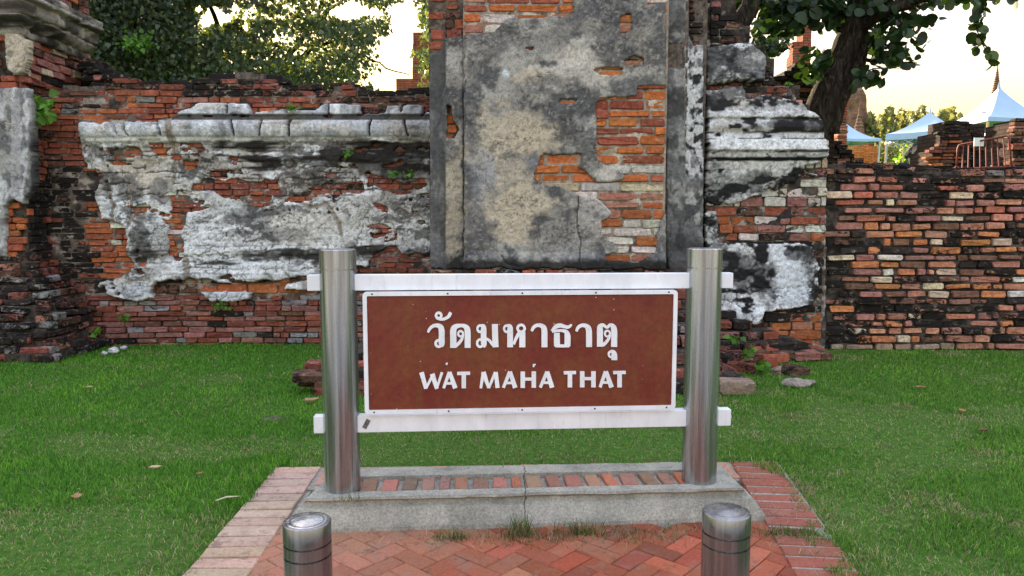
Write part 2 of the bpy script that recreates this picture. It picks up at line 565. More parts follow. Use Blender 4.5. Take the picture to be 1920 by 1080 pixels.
def core_columns(parent, x0, x1, Yf, Yb, z0, top, material, name='masonry_core', step=0.14, seed=1, quant=0.07):
    """rubble body behind the face bricks: columns that end raggedly at the wall head"""
    mb = MB(); r = random.Random(seed); x = x0
    while x < x1 - 1e-6:
        w = min(step * r.uniform(.7, 1.5), x1 - x)
        px, _ = proj(x + w / 2, Yf, 2.0)
        zt = zat(top(px), Yf)
        zt = round(zt / quant) * quant - 0.03 + r.uniform(-.012, .012)
        mb.box((x, Yf + r.uniform(-.004, .004), z0), (x + w, Yb + r.uniform(-.06, .06), zt))
        x += w
    return mb.build(name, material, parent)

def poly_top(pts):
    xs_ = [p[0] for p in pts]; ys_ = [p[1] for p in pts]
    return lambda px: float(np.interp(px, xs_, ys_))

def warp(px, py, amp, seed):
    a = fbm(px / 26, py / 26, seed, 4) - 0.5
    b = fbm(px / 26 + 31, py / 26 + 7, seed + 3, 4) - 0.5
    return px + a * amp * 2, py + b * amp * 2

def plaster(parent, name, Y0, box, inside, relief, colour, res=0.0105, thick=0.03, back=0.03, seed=0):
    """a coat of plaster in front of the face plane Y0; box: photo pixels it covers"""
    x0, y0, x1, y1 = box
    A = [P(x, y, Y0) for x in (x0, x1) for y in (y0, y1)]
    X = np.arange(min(a.x for a in A), max(a.x for a in A) + res, res)
    Z = np.arange(min(a.z for a in A), max(a.z for a in A) + res, res)
    XX, ZZ = np.meshgrid(X, Z, indexing='ij')
    px, py = proj(XX, Y0 - thick, ZZ)
    m = inside(px, py)
    k = m.astype(float)                                   # soft inner distance for thin rounded edges
    for _ in range(3):
        q = np.pad(k, 1, mode='edge')
        k = (q[:-2, 1:-1] + q[2:, 1:-1] + q[1:-1, :-2] + q[1:-1, 2:] + q[1:-1, 1:-1]) / 5 * m
    edge = sst(0.35, 1.0, k)
    h = thick * (0.45 + 0.55 * edge) + relief(px, py) * (0.5 + 0.5 * edge)
    YY = Y0 - h
    jx = (_h(np.arange(XX.size), np.arange(XX.size) * 3, seed).reshape(XX.shape) - .5) * res * 0.5
    V = np.stack([XX + jx, YY, ZZ], -1).reshape(-1, 3)
    C = np.clip(colour(px, py), 0.008, 0.9).reshape(-1, 3)
    n0, n1 = XX.shape
    I = np.arange(n0 * n1).reshape(n0, n1)
    cell = m[:-1, :-1] & m[1:, :-1] & m[1:, 1:] & m[:-1, 1:]
    a, b, c, d = I[:-1, :-1][cell], I[1:, :-1][cell], I[1:, 1:][cell], I[:-1, 1:][cell]
    Fq = np.stack([a, b, c, d], 1)
    # rims: every edge used once is drawn back into the wall
    E = np.concatenate([Fq[:, [0, 1]], Fq[:, [1, 2]], Fq[:, [2, 3]], Fq[:, [3, 0]]])
    key = np.sort(E, 1); key = key[:, 0] * (n0 * n1) + key[:, 1]
    u, inv, cnt = np.unique(key, return_inverse=True, return_counts=True)
    B = E[cnt[inv] == 1]
    bv = np.unique(B)
    mp = np.full(n0 * n1, -1); mp[bv] = np.arange(len(bv)) + n0 * n1
    V2 = V[bv].copy(); V2[:, 1] = Y0 + back
    Fr = np.stack([B[:, 1], B[:, 0], mp[B[:, 0]], mp[B[:, 1]]], 1)
    VA = np.concatenate([V, V2]); CA = np.concatenate([C, C[bv] * 0.8]); FA = np.concatenate([Fq, Fr])
    used = np.unique(FA); rm = np.full(len(VA), -1); rm[used] = np.arange(len(used))
    return mesh(name, VA[used], rm[FA], M['plaster'], parent, True, CA[used])

def mortar(parent, Y0, box, inside, col_a, col_b, col_c, seed, mean=-0.012, amp=0.075, res=0.017):
    """crumbling joint mortar: an uneven surface that stands back in some joints and is smeared over the bricks in others"""
    def rel(px, py):
        return mean + amp * ((fbm(px / 17, py / 12, seed, 5) - .5) * .8 + (fbm(px / 60, py / 42, seed + 5, 3) - .5) * .7)
    def colr(px, py):
        c = np.empty(px.shape + (3,)); c[:] = col_a
        c = lerp(c, col_b, sst(.46, .60, fbm(px / 13, py / 10, seed + 9, 4)))
        return lerp(c, col_c, sst(.54, .64, fbm(px / 30, py / 22, seed + 13, 4)) * .9)
    return plaster(parent, 'mortar', Y0, box, inside, rel, colr, res, 0.0, 0.05, seed)

def lerp(c, col, w):
    return c * (1 - w[..., None]) + np.array(col) * w[..., None]

def blobs(c, px, py, lst, seed=0, rough=0.9, fr=1 / 34.):
    """stains and patches with ragged outlines: x, y, rx, ry, colour, strength"""
    n = fbm(px * fr, py * fr, seed, 5) - 0.5
    n2 = fbm(px * fr * 3.1, py * fr * 3.1, seed + 40, 3) - 0.5
    for x, y, rx, ry, col, a in lst:
        d = np.sqrt(((px - x) / rx) ** 2 + ((py - y) / ry) ** 2)
        w = sst(1.25, 0.6, d + rough * n * 1.6 + 0.6 * rough * n2) * a
        c = lerp(c, col, w)
    return c

def crackle(px, py, seed, scale=38., width=0.02):
    """network of cracks, 1 on the line"""
    wx, wy = warp(px, py, 7, seed + 5)
    n = fbm(wx / scale, wy / scale, seed, 3) - 0.5
    n2 = fbm(wx / scale * 0.8 + 50, wy / scale * 0.8, seed + 9, 3) - 0.5
    c = np.maximum(sst(width, width * 0.25, np.abs(n)), sst(width, width * 0.25, np.abs(n2)) * .8)
    return c * sst(.44, .56, fbm(px / 48, py / 48, seed + 33, 3))

def grime(px, py, seed, lo=0.53, hi=0.62):
    """small-scale dirt: blotches broken by pores"""
    big = fbm(px / 62, py / 48, seed, 3) - .5
    cl = sst(.47, .60, fbm(px / 80, py / 55, seed + 7, 4))
    wx, wy = warp(px, py, 9, seed + 3)
    a = sst(lo, hi, fbm(wx / 17, wy / 7.5, seed + 1, 5) + .55 * big)
    sq = sst(.035, .012, np.abs(fbm(wx / 13, wy / 9, seed + 11, 4) - .5))       # thin squiggly cracks
    p = sst(.62, .72, fbm(px / 4.6, py / 4.0, seed + 2, 3) + .30 * big)
    return np.maximum(np.maximum(a * .85, sq * .7) * cl, p * (.45 + .55 * cl))

def polycrack(px, py, pts, w, seed):
    wx, wy = warp(px, py, 5, seed)
    best = np.full(np.shape(px), 1e9)
    for (ax, ay), (bx, by) in zip(pts[:-1], pts[1:]):
        t = np.clip(((wx - ax) * (bx - ax) + (wy - ay) * (by - ay)) / ((bx - ax) ** 2 + (by - ay) ** 2), 0, 1)
        best = np.minimum(best, np.hypot(wx - ax - t * (bx - ax), wy - ay - t * (by - ay)))
    return sst(w, w * 0.4, best)

def margin_ok(inside, pad=1.0):
    """a bare brick is one whose face is not wholly under plaster"""
    def ok(px, py, L, h):
        q = np.array([(px, py), (px - L * .5, py), (px + L * .5, py), (px - L * .25, py), (px + L * .25, py), (px, py - h * .5), (px, py + h * .5), (px - L * .5, py - h * .5), (px + L * .5, py + h * .5), (px + L * .5, py - h * .5), (px - L * .5, py + h * .5)])
        return not inside(q[:, 0], q[:, 1]).all()
    return ok

# ------------------------------------------------------------------ left wall
YL = 8.6
TOP_L = poly_top([(60, 165), (90, 164), (150, 161), (200, 158), (240, 152), (300, 150), (360, 156), (378, 149), (398, 141), (470, 137), (510, 139), (528, 150), (545, 160), (600, 164), (640, 158), (700, 165), (750, 168), (812, 164)])
L_BIG = [(153, 232), (300, 224), (332, 216), (830, 216), (830, 480), (770, 478), (735, 462), (705, 475), (698, 490), (690, 505), (660, 515), (640, 520), (578, 522), (535, 530), (500, 527), (370, 527), (350, 523), (345, 527), (295, 527), (292, 558), (240, 560), (205, 556), (187, 538), (190, 528), (240, 520), (252, 505), (240, 490), (237, 465), (237, 425), (215, 420), (190, 415), (180, 385), (182, 352), (188, 330), (175, 318), (158, 315)]
L_ADD = [[(332, 217), (345, 208), (362, 203), (376, 193), (427, 192), (428, 217)], [(429, 217), (429, 193), (466, 195), (472, 206), (474, 217)], [(476, 217), (482, 210), (536, 204), (537, 217)], [(540, 217), (540, 206), (592, 207), (606, 196), (617, 193), (617, 217)],
         [(620, 217), (620, 193), (676, 196), (681, 217)], [(725, 217), (726, 200), (751, 199), (752, 217)], [(755, 217), (755, 200), (765, 196), (795, 198), (797, 217)],
         [(375, 547), (476, 546), (470, 560), (440, 567), (395, 566)], [(532, 543), (540, 530), (590, 524), (590, 543)]]
L_HOLES = [[(205, 281), (256, 276), (262, 290), (215, 297)], [(283, 273), (322, 269), (318, 284), (290, 285)], [(395, 318), (424, 318), (424, 334), (397, 334)],
           [(362, 343), (425, 339), (520, 336), (522, 361), (505, 365), (500, 378), (455, 377), (420, 369), (410, 361), (365, 358)], [(622, 343), (680, 340), (682, 366), (625, 368)],
           [(690, 328), (720, 336), (760, 345), (795, 335), (802, 352), (760, 362), (690, 352)], [(317, 372), (330, 354), (345, 350), (360, 372), (366, 388), (350, 395), (345, 405), (338, 440), (344, 480), (330, 485), (315, 478), (318, 440), (314, 415), (322, 400)],
           [(245, 385), (271, 380), (274, 391), (250, 395)], [(213, 293), (226, 293), (226, 308), (215, 308)], [(345, 306), (372, 300), (366, 318), (348, 318)], [(700, 385), (722, 384), (722, 393), (702, 394)]]
ROLL_J = [221, 241, 303, 442, 494, 546, 695, 763]
def inL(px, py):
    wx, wy = warp(px, py, 11, 21)
    m = inpoly(wx, wy, L_BIG)
    for h in L_HOLES: m &= ~inpoly(wx, wy, h)
    m &= ~((fbm(px / 22, py / 8.5, 310, 3) > .625) & (fbm(px / 85, py / 55, 311, 3) > .50) & (py > 268))
    vx, vy = warp(px, py, 2.2, 77)
    for a in L_ADD: m |= inpoly(vx, vy, a)
    # joints between the moulded coping stones
    wx2, wy2 = warp(px, py, 6, 88)
    band = (py > 227) & (py < 257)
    for j in ROLL_J:
        m &= ~(band & (np.abs(wx2 - j - (wy2 - 240) * 0.35 * math.sin(j)) < (0.95 if j % 3 else 1.5)))
    return m
L_PROF = ([190, 193, 214, 216, 217.5, 226, 228, 233, 240, 248, 254, 257, 258, 266, 268, 276, 278, 286, 290, 300, 306, 312, 330, 462, 466, 476, 479, 492, 496, 508, 512, 526, 530, 560],
          [.02, .075, .085, .085, .06, .055, .10, .115, .12, .115, .10, .085, .065, .06, .035, .032, .018, .018, .03, .028, .012, .0, .0, .0, .018, .022, .01, .014, .034, .036, .05, .055, .05, .05])
L_CRACKS = [([(318, 225), (325, 255), (335, 290), (345, 300)], 7), ([(322, 250), (330, 300), (325, 345)], 3), ([(540, 368), (580, 388), (612, 382), (630, 410), (640, 440)], 4), ([(345, 485), (352, 510), (358, 535)], 5), ([(205, 355), (215, 390), (210, 420)], 2), ([(240, 345), (250, 400), (235, 430)], 2.4)]
def splits(px, py):
    """level cracks where the plaster has parted along the courses beneath, with short upright ones between"""
    y = py + (fbm(px / 26, py / 40, 301, 3) - .5) * 9
    k = np.floor(y / 10.6); f_ = y / 10.6 - k
    on = sst(.50, .58, fbm(px / 34 + k * 7.7, k * 3.1, 302, 3)) * np.interp(py, [262, 276, 360, 380, 455, 470, 520], [0, 1, 1, .35, .3, .9, .5])
    h = sst(.17, .06, np.abs(f_ - .5)) * on
    xx = px / 30 + k * .43 + (fbm(px / 20, py / 8, 303, 3) - .5) * .3
    v = sst(.07, .025, np.abs(xx - np.floor(xx) - .5)) * on * (_h(np.floor(xx).astype(np.int64), k.astype(np.int64), 9) > .35)
    return np.maximum(h, v)
def reliefL(px, py):
    r = np.interp(py + (fbm(px / 60, py / 300, 8, 2) - .5) * 3, *L_PROF)
    keep = 1 - 0.8 * sst(0.52, 0.62, fbm(px / 40, py / 22, 61, 4)) * ((py > 262) & (py < 320))
    r = r * keep
    r = r + ((fbm(px / 30, py / 24, 14, 5) - .5) * 0.034 + (fbm(px / 8, py / 6, 15, 4) - .5) * .022) * sst(262, 280, py) + (fbm(px / 10, py / 10, 16, 4) - .5) * .014
    r = r - crackle(px, py, 31, 40, .011) * 0.016 * sst(262, 285, py)
    for pts, w in L_CRACKS: r = r - polycrack(px, py, pts, w, 4) * 0.014
    return r - splits(px, py) * .014
def colourL(px, py):
    c = np.empty(px.shape + (3,)); c[:] = (0.60, 0.60, 0.575)
    n = fbm(px / 45, py / 30, 2, 5)
    c = lerp(c, (0.74, 0.765, 0.765), sst(0.45, 0.60, n))
    c = lerp(c, (0.27, 0.265, 0.24), sst(0.45, 0.33, n) * .8)
    T = (0.56, 0.50, 0.40); W = (0.74, 0.78, 0.80); K = (0.028, 0.026, 0.024); Gk = (0.13, 0.125, 0.12); S = (0.36, 0.33, 0.28)
    c = blobs(c, px, py, [
        (260, 330, 70, 40, T, .7), (300, 300, 90, 22, (0.45, 0.42, 0.36), .8), (560, 340, 60, 34, S, .8), (480, 310, 60, 30, S, .6), (620, 330, 60, 30, (0.3, 0.28, 0.24), .7), (740, 320, 80, 30, (0.16, 0.15, 0.13), .8),
        (620, 440, 190, 60, (0.70, 0.715, 0.69), .9), (420, 430, 90, 55, W, .6), (230, 385, 45, 40, W, .8), (290, 420, 35, 40, W, .55), (720, 400, 90, 30, (0.62, 0.62, 0.58), .8), (560, 420, 60, 40, T, .4), (400, 500, 100, 22, W, .75), (520, 500, 70, 20, W, .6), (250, 545, 55, 14, (0.5, 0.53, 0.56), .9), (420, 556, 50, 10, (0.55, 0.58, 0.6), .9)], 3)
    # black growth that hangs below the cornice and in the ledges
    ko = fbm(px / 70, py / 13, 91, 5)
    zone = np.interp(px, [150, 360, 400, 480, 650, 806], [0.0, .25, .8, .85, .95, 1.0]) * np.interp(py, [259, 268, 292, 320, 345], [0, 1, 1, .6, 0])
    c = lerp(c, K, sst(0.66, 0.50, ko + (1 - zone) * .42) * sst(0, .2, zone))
    zone = np.interp(py, [452, 468, 482, 500, 512], [0, 1, 1, .6, 0]) * np.interp(px, [230, 345, 420, 600, 800], [.3, .5, .8, 1, 1])
    c = lerp(c, K, sst(0.56, 0.44, ko + (1 - zone) * .4) * .95 * sst(0, .2, zone))
    c = blobs(c, px, py, [(205, 285, 35, 16, Gk, .8), (200, 335, 25, 20, K, .8), (355, 318, 25, 16, K, .8), (240, 360, 30, 24, (0.16, 0.15, 0.14), .8), (265, 440, 22, 38, K, .75), (275, 480, 30, 16, K, .6), (300, 360, 26, 26, Gk, .7), (480, 400, 34, 26, Gk, .55), (540, 440, 60, 14, Gk, .6), (760, 300, 60, 26, K, .7), (700, 305, 40, 24, K, .6), (780, 470, 40, 14, K, .7), (680, 470, 40, 20, K, .7), (600, 475, 50, 10, K, .7), (500, 478, 60, 9, K, .8)], 12, 1.3, 1 / 20.)
    # coping pieces: cool pale grey with grimy streaks
    top = sst(258, 256, py)
    cc = np.empty_like(c); cc[:] = (0.54, 0.58, 0.61)
    cc = lerp(cc, (0.74, 0.78, 0.80), sst(0.46, 0.58, fbm(px / 30, py / 60, 71, 4)))
    cc = lerp(cc, (0.20, 0.195, 0.19), sst(0.58, 0.70, fbm(px / 17, py / 40, 73, 4)) * .5)
    cc = lerp(cc, (0.60, 0.55, 0.47), sst(.55, .65, fbm(px / 50, py / 20, 75, 3)) * .5)
    cc = lerp(cc, (0.05, 0.048, 0.045), sst(.60, .72, fbm(px / 30, py / 10, 76, 5)) * .55)
    cc = lerp(cc, (0.10, 0.10, 0.095), sst(640, 806, px) * .4)
    cc = lerp(cc, K, sst(214, 216.5, py) * sst(227, 225, py) * .85)  # shadow line on the ledge under the coping, painted black
    cc = lerp(cc, (0.55, 0.5, 0.42), sst(232, 228, py) * sst(226, 229, py) * .5)
    c = c * (1 - top[..., None]) + cc * top[..., None]
    c = lerp(c, (0.60, 0.62, 0.60), sst(257, 259, py) * sst(269, 266, py) * sst(640, 420, px) * .8 * sst(.35, .5, fbm(px / 30, py / 8, 33, 3)))
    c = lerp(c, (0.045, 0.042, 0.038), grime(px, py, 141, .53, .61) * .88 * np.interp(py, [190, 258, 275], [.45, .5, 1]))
    cr = crackle(px, py, 31, 40, .011)
    c = lerp(c, (0.05, 0.045, 0.04), cr * .75 * sst(262, 285, py))
    for pts, w in L_CRACKS: c = lerp(c, (0.05, 0.045, 0.04), polycrack(px, py, pts, w + 1.6, 4) * .7); c = lerp(c, (0.34, 0.295, 0.235), polycrack(px, py, pts, w, 4) * .95)
    return lerp(c, (0.03, 0.028, 0.025), splits(px, py) * .85)

wl_ = thing('ruined_wall', 'long ruined wall of red brick and flaking white moulded plaster behind the left post', 'wall', (-3.0, YL, 0)); wl_['kind'] = 'thing'
xl0, xl1 = P(70, 400, YL).x - 0.9, P(812, 300, YL).x + 0.35
core_columns(wl_, xl0, xl1, YL + 0.035, 9.45, -0.15, TOP_L, M['core_mid'], seed=3)
def okL(px, py, L, h):
    if py - h * .45 < TOP_L(px) - 2 + 5 * math.sin(px * .21): return False
    return margin_ok(inL)(px, py, L, h)
def colL(px, py, r):
    if py < 178 and px > 370: return pick(r, [(4, CHAR, .8), (3, BROWN, .8), (2, RED, .6), (1, DEEP, .4)])
    if py < 168: return pick(r, [(3, CHAR, .8), (3, BROWN, .7), (2, RED, .5)])
    if py < 226:
        if px > 600: return pick(r, [(3, BROWN, .6), (2, RED, .5), (2, PINK, .4), (1, CHAR, .8)])
        return pick(r, [(4, DEEP, .3), (3, RED, .35), (1.5, PINK, .3), (1.5, ORANGE, .15), (1.5, BROWN, .6), (1, GREY, .5), (.8, CHAR, .8)])
    if px < 180 and py > 310 and py < 540: return pick(r, [(5, CHAR, .9), (2, BROWN, .8), (1.2, RED, .6)])
    if px < 180: return pick(r, [(3, DEEP, .2), (2, RED, .3), (1, BROWN, .5)])
    if py > 525 and py < 556: return pick(r, [(3, ORANGE, .15), (2, BROWN, .6), (1, CHAR, .6)])
    if py > 540: return pick(r, [(4, RED, .25), (4, PINK, .3), (2, DEEP, .2), (1.6, BROWN, .5), (1, GREY, .4), (.7, CHAR, .6)])
    if px < 345: return pick(r, [(4, ORANGE, .1), (3, DEEP, .2), (1, LIME, .3)])
    return pick(r, [(4, RED, .3), (3, DEEP, .2), (1.5, PINK, .4), (1.5, LIME, .5), (1, BROWN, .5)])
pl = 10.5 / F * YL
zb = 0.0
rowsL = courses(-0.05, zat(559, YL), pl, 3) + [(zat(541, YL), 0.115)]
rowsL += courses(zat(541, YL) + 0.06, zat(130, YL), pl, 4)
nL = face_bricks(wl_, (0, YL), 0.0, P(70, 400, YL).x, xl1 - 0.2, rowsL, okL, colL, 5, (0.19, 0.36), proud=0.02, off=lambda z: 0.03 if z < 0.55 else 0.0)
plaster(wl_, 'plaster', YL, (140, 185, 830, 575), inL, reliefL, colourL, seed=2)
TLx = np.arange(0, 900.); TLy = np.array([TOP_L(x) for x in TLx])
mortar(wl_, YL, (84, 150, 830, 665), lambda px, py: (py > np.interp(px, TLx, TLy) + 10) & (px > 88), (0.13, 0.105, 0.085), (0.33, 0.29, 0.24), (0.035, 0.03, 0.027), 701)
# loose bricks lying on the wall head
r = random.Random(55)
for i in range(46):
    px = r.uniform(175, 800); Yq = r.uniform(8.75, 9.3)
    z = zat(TOP_L(px), YL) + 0.0
    c, s = pick(r, [(4, CHAR, .8), (3, BROWN, .8), (1.5, RED, .5)])
    put_brick(wl_, (P(px, 160, Yq).x, Yq, z + 0.01), r.uniform(.14, .3), .14, r.uniform(.05, .075), r.uniform(-.4, .4), c, s, r, 0.05)

# ------------------------------------------------------------------ central pier
YC = 7.7
C_HOLES = [[(838, -80), (1076, -80), (1074, 22), (1060, 28), (952, 33), (935, 45), (925, 58), (872, 66), (838, 74)],
           [(800, -80), (838, -80), (838, 20), (836, 60), (826, 98), (800, 104)],
           [(1195, 163), (1250, 158), (1250, 395), (1232, 436), (1226, 470), (1200, 490), (1165, 488), (1160, 460), (1130, 440), (1130, 415), (1150, 400), (1120, 370), (1085, 365), (1060, 350), (1010, 345), (1003, 325), (1020, 290), (1085, 290), (1090, 300), (1085, 318), (1100, 325), (1120, 345), (1175, 335), (1168, 320), (1130, 305), (1120, 285), (1120, 195), (1130, 185), (1195, 178)],
           [(1166, 30), (1184, 27), (1182, 52), (1164, 64), (1160, 48)], [(1114, 133), (1140, 126), (1166, 128), (1164, 140), (1124, 140)], [(1170, 114), (1190, 107), (1207, 112), (1206, 122), (1174, 121)],
           [(838, 198), (846, 200), (848, 228), (862, 246), (852, 262), (839, 260)], [(985, 88), (1000, 90), (994, 95)], [(1216, -80), (1250, -80), (1250, 3), (1216, 6)], [(1048, 184), (1080, 186), (1076, 192), (1052, 191)],
           [(1136, 478), (1166, 470), (1168, 486), (1140, 488)]]
def inC(px, py):
    wx, wy = warp(px, py, 5, 51)
    m = (px > 869) & (px < 1249.5) & (py < 505 + (fbm(px / 20, py * 0, 7, 3) - .5) * 14)
    for h in C_HOLES: m &= ~inpoly(wx, wy, h)
    return m
def inCs(px, py):                                     # the set-back strip on the left
    wx, wy = warp(px, py, 5, 53)
    m = (px > 800) & (px < 872) & (py < 505 + (fbm(px / 20, py * 0, 7, 3) - .5) * 14)
    for h in C_HOLES: m &= ~inpoly(wx, wy, h)
    return m
CR = [(1249, -80), (1300, -80), (1296, 8), (1300, 22), (1294, 30), (1330, 84), (1330, 515), (1249, 515)]
CR_H = [[(1249, 85), (1282, 80), (1282, 128), (1249, 126)], [(1290, -80), (1340, -80), (1340, 80), (1300, 84), (1290, 60)]]
def inCr(px, py):
    wx, wy = warp(px, py, 5, 57)
    m = (px > 1247) & (px < 1322) & (py < 520)
    for h in CR_H: m &= ~inpoly(wx, wy, h)
    return m
C_CRACKS = [([(1085, 365), (1082, 420), (1090, 460), (1085, 490)], 1.6), ([(870, 100), (870, 480)], 1.2), ([(940, 480), (950, 495), (970, 500)], 2), ([(1170, 490), (1190, 470), (1215, 475)], 2)]
def colourC(px, py):
    c = np.empty(px.shape + (3,)); c[:] = (0.255, 0.248, 0.222)
    n = fbm(px / 60, py / 55, 6, 5)
    c = lerp(c, (0.38, 0.375, 0.335), sst(0.46, 0.66, n))
    c = lerp(c, (0.11, 0.112, 0.11), sst(0.50, 0.36, fbm(px / 40, py / 36, 19, 5)))
    T = (0.52, 0.455, 0.335); W = (0.58, 0.55, 0.48); K = (0.06, 0.062, 0.062); D = (0.115, 0.118, 0.12); Bl = (0.30, 0.32, 0.34)
    c = blobs(c, px, py, [(955, 250, 85, 55, T, .75), (960, 320, 60, 40, T, .5), (965, 385, 66, 62, T, .95), (1000, 270, 50, 40, (0.5, 0.42, 0.3), .6), (960, 430, 60, 30, T, .75), (850, 380, 22, 100, (0.42, 0.37, 0.27), .75), (1098, 92, 52, 26, W, .9), (1120, 80, 30, 18, W, .8),
        (1060, 138, 90, 22, W, .65), (985, 142, 30, 14, T, .6), (948, 137, 10, 9, (0.6, 0.68, 0.75), .9), (1100, 238, 26, 34, (0.40, 0.40, 0.37), .9), (1075, 160, 45, 12, W, .5), (1150, 140, 40, 18, (0.42, 0.40, 0.34), .7), (1200, 80, 30, 60, (0.36, 0.34, 0.29), .5), (1150, 380, 60, 40, (0.48, 0.46, 0.42), .9), (1110, 430, 40, 30, (0.40, 0.38, 0.33), .7), (1200, 430, 40, 40, (0.40, 0.37, 0.31), .7), (1150, 325, 36, 14, W, .7), (1190, 200, 40, 30, (0.35, 0.33, 0.28), .6), (900, 330, 20, 60, Bl, .5), (920, 330, 14, 30, Bl, .6), (1085, 470, 50, 18, (0.3, 0.3, 0.28), .6)], 4, 1.25, 1 / 42.)
    c = blobs(c, px, py, [(1165, 18, 90, 30, D, .85), (1150, 62, 40, 34, D, .7), (1020, 80, 90, 22, D, .4), (1052, 35, 40, 20, D, .5), (1150, 105, 40, 28, K, .75), (1015, 118, 26, 9, K, .9), (1040, 155, 55, 14, K, .6), (1062, 240, 18, 40, K, .7), (1110, 270, 40, 30, K, .7), (1090, 200, 40, 30, D, .8), (1110, 190, 30, 26, K, .5), (1190, 165, 40, 18, D, .8), (1000, 298, 18, 18, (0.15, 0.155, 0.17), .8), (1080, 310, 34, 20, K, .7), (885, 210, 16, 90, D, .6), (920, 60, 40, 30, D, .5), (890, 420, 20, 60, (0.12, 0.12, 0.12), .7), (1240, 460, 24, 40, D, .8), (1210, 40, 26, 24, D, .5)], 15, 1.2, 1 / 24.)
    c = lerp(c, (0.05, 0.05, 0.05), grime(px, py, 161, .57, .67) * .7)
    c = lerp(c, (0.52, 0.49, 0.42), sst(.62, .72, fbm(px / 5, py / 4.4, 171, 3)) * .32)
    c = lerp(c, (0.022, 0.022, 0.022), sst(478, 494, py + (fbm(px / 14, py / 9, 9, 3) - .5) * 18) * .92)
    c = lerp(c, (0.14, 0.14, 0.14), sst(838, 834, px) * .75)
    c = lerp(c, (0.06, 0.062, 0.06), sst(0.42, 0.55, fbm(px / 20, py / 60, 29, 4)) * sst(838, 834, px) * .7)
    # right set-back strips
    rs = sst(1248, 1251, px)
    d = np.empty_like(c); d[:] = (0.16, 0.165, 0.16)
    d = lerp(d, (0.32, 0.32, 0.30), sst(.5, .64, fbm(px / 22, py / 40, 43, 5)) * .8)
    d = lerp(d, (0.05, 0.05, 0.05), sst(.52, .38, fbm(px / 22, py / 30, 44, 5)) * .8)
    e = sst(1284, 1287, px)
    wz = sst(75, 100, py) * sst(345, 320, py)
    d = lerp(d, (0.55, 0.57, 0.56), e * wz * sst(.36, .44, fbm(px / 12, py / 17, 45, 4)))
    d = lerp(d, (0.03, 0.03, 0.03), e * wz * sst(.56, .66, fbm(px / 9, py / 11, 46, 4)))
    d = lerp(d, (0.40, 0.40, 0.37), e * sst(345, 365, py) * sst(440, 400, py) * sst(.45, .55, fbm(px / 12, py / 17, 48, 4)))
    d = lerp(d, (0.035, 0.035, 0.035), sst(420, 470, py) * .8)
    c = c * (1 - rs[..., None]) + d * rs[..., None]
    for pts, w in C_CRACKS: c = lerp(c, (0.03, 0.03, 0.03), polycrack(px, py, pts, w, 4) * .9)
    return c
def reliefC(px, py):
    r = (fbm(px / 34, py / 34, 24, 5) - .5) * 0.016 + (fbm(px / 6, py / 6, 25, 4) - .5) * 0.014
    r = r + 0.05 * sst(470, 490, py) * (px > 869)
    for pts, w in C_CRACKS: r = r - polycrack(px, py, pts, w, 4) * 0.02
    return r
cp = thing('plastered_pier', 'tall grey plastered brick pier with bare orange brick patches rising behind the name sign', 'pier', (P(1060, 400, YC).x, YC, 0.9)); cp['kind'] = 'thing'
def X_(px, Y, py=300): return P(px, py, Y).x
mb = MB()
z0c, z1c = zat(512, YC), 5.4
mb.box((X_(870, YC), YC + 0.012, z0c), (X_(1249, YC), 9.3, z1c))
core = mb.build('masonry_core', M['core_pale'], cp)
mb = MB()
mb.box((X_(806, YC + .12), YC + 0.135, z0c - .02), (X_(871, YC + .12), 9.2, z1c - .1))
mb.box((X_(1248, YC + .12), YC + 0.135, z0c - .02), (X_(1286, YC + .12), 9.2, z1c - .1))
mb.box((X_(1285, YC + .22), YC + 0.24, z0c - .05), (X_(1321, YC + .22), 9.15, z1c - .2))
mb.build('masonry_core', M['core_mid'], cp)
def colC(px, py, r):
    if px > 1247: return pick(r, [(3, BROWN, .6), (2, RED, .5), (2, CHAR, .7)])
    if py < 70 and px > 860: return pick(r, [(5, VIVID, .12), (3, DEEP, .2), (2, SALMON, .2), (1.5, LIME, .2)])
    if py < 110: return pick(r, [(4, DEEP, .2), (2, RED, .4), (2, BROWN, .5)])
    if py > 340: return pick(r, [(3, ORANGE, .05), (3, SALMON, .1), (3, LIME, .1), (1, CREAM, .1)])
    return pick(r, [(7, VIVID, .04), (2, DEEP, .1), (.8, LIME, .2), (.6, BROWN, .2)])
pc = 17.0 / F * YC
nC = face_bricks(cp, (0, YC), 0, X_(870, YC), X_(1249, YC) - .005, courses(z0c + .01, 4.6, pc, 9), lambda px, py, L, h: margin_ok(inC)(px, py, L, h) and True, colC, 8, (0.28, 0.44), joint=0.022, proud=0.016, clip=True)
nC += face_bricks(cp, (0, YC + .12), 0, X_(808, YC), X_(872, YC) - .1, courses(z0c + .01, 4.6, pc, 10), lambda px, py, L, h: margin_ok(inCs)(px, py, L, h) and px < 866 and px - L * .5 > 802, colC, 12, (0.15, 0.19), joint=0.02)
nC += face_bricks(cp, (0, YC + .22), 0, X_(1250, YC), X_(1322, YC) - .1, courses(z0c + .01, 4.6, pc * .7, 10), lambda px, py, L, h: margin_ok(inCr)(px, py, L, h) and px > 1252, colC, 13, (0.12, 0.2), joint=0.02, off=lambda z: 0.02)
mortar(cp, YC, (868, -60, 1251, 500), lambda px, py: (px > 870) & (px < 1249) & (py < 496), (0.34, 0.28, 0.21), (0.52, 0.47, 0.39), (0.24, 0.15, 0.10), 711, -0.016, 0.045)
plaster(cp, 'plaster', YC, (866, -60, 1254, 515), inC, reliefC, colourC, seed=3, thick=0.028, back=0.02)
plaster(cp, 'plaster', YC + .11, (800, -60, 874, 515), lambda px, py: inCs(px, py) & (px > 805), lambda px, py: reliefC(px, py) + 0.05 * (px > 836), colourC, seed=4, thick=0.022, back=0.05)
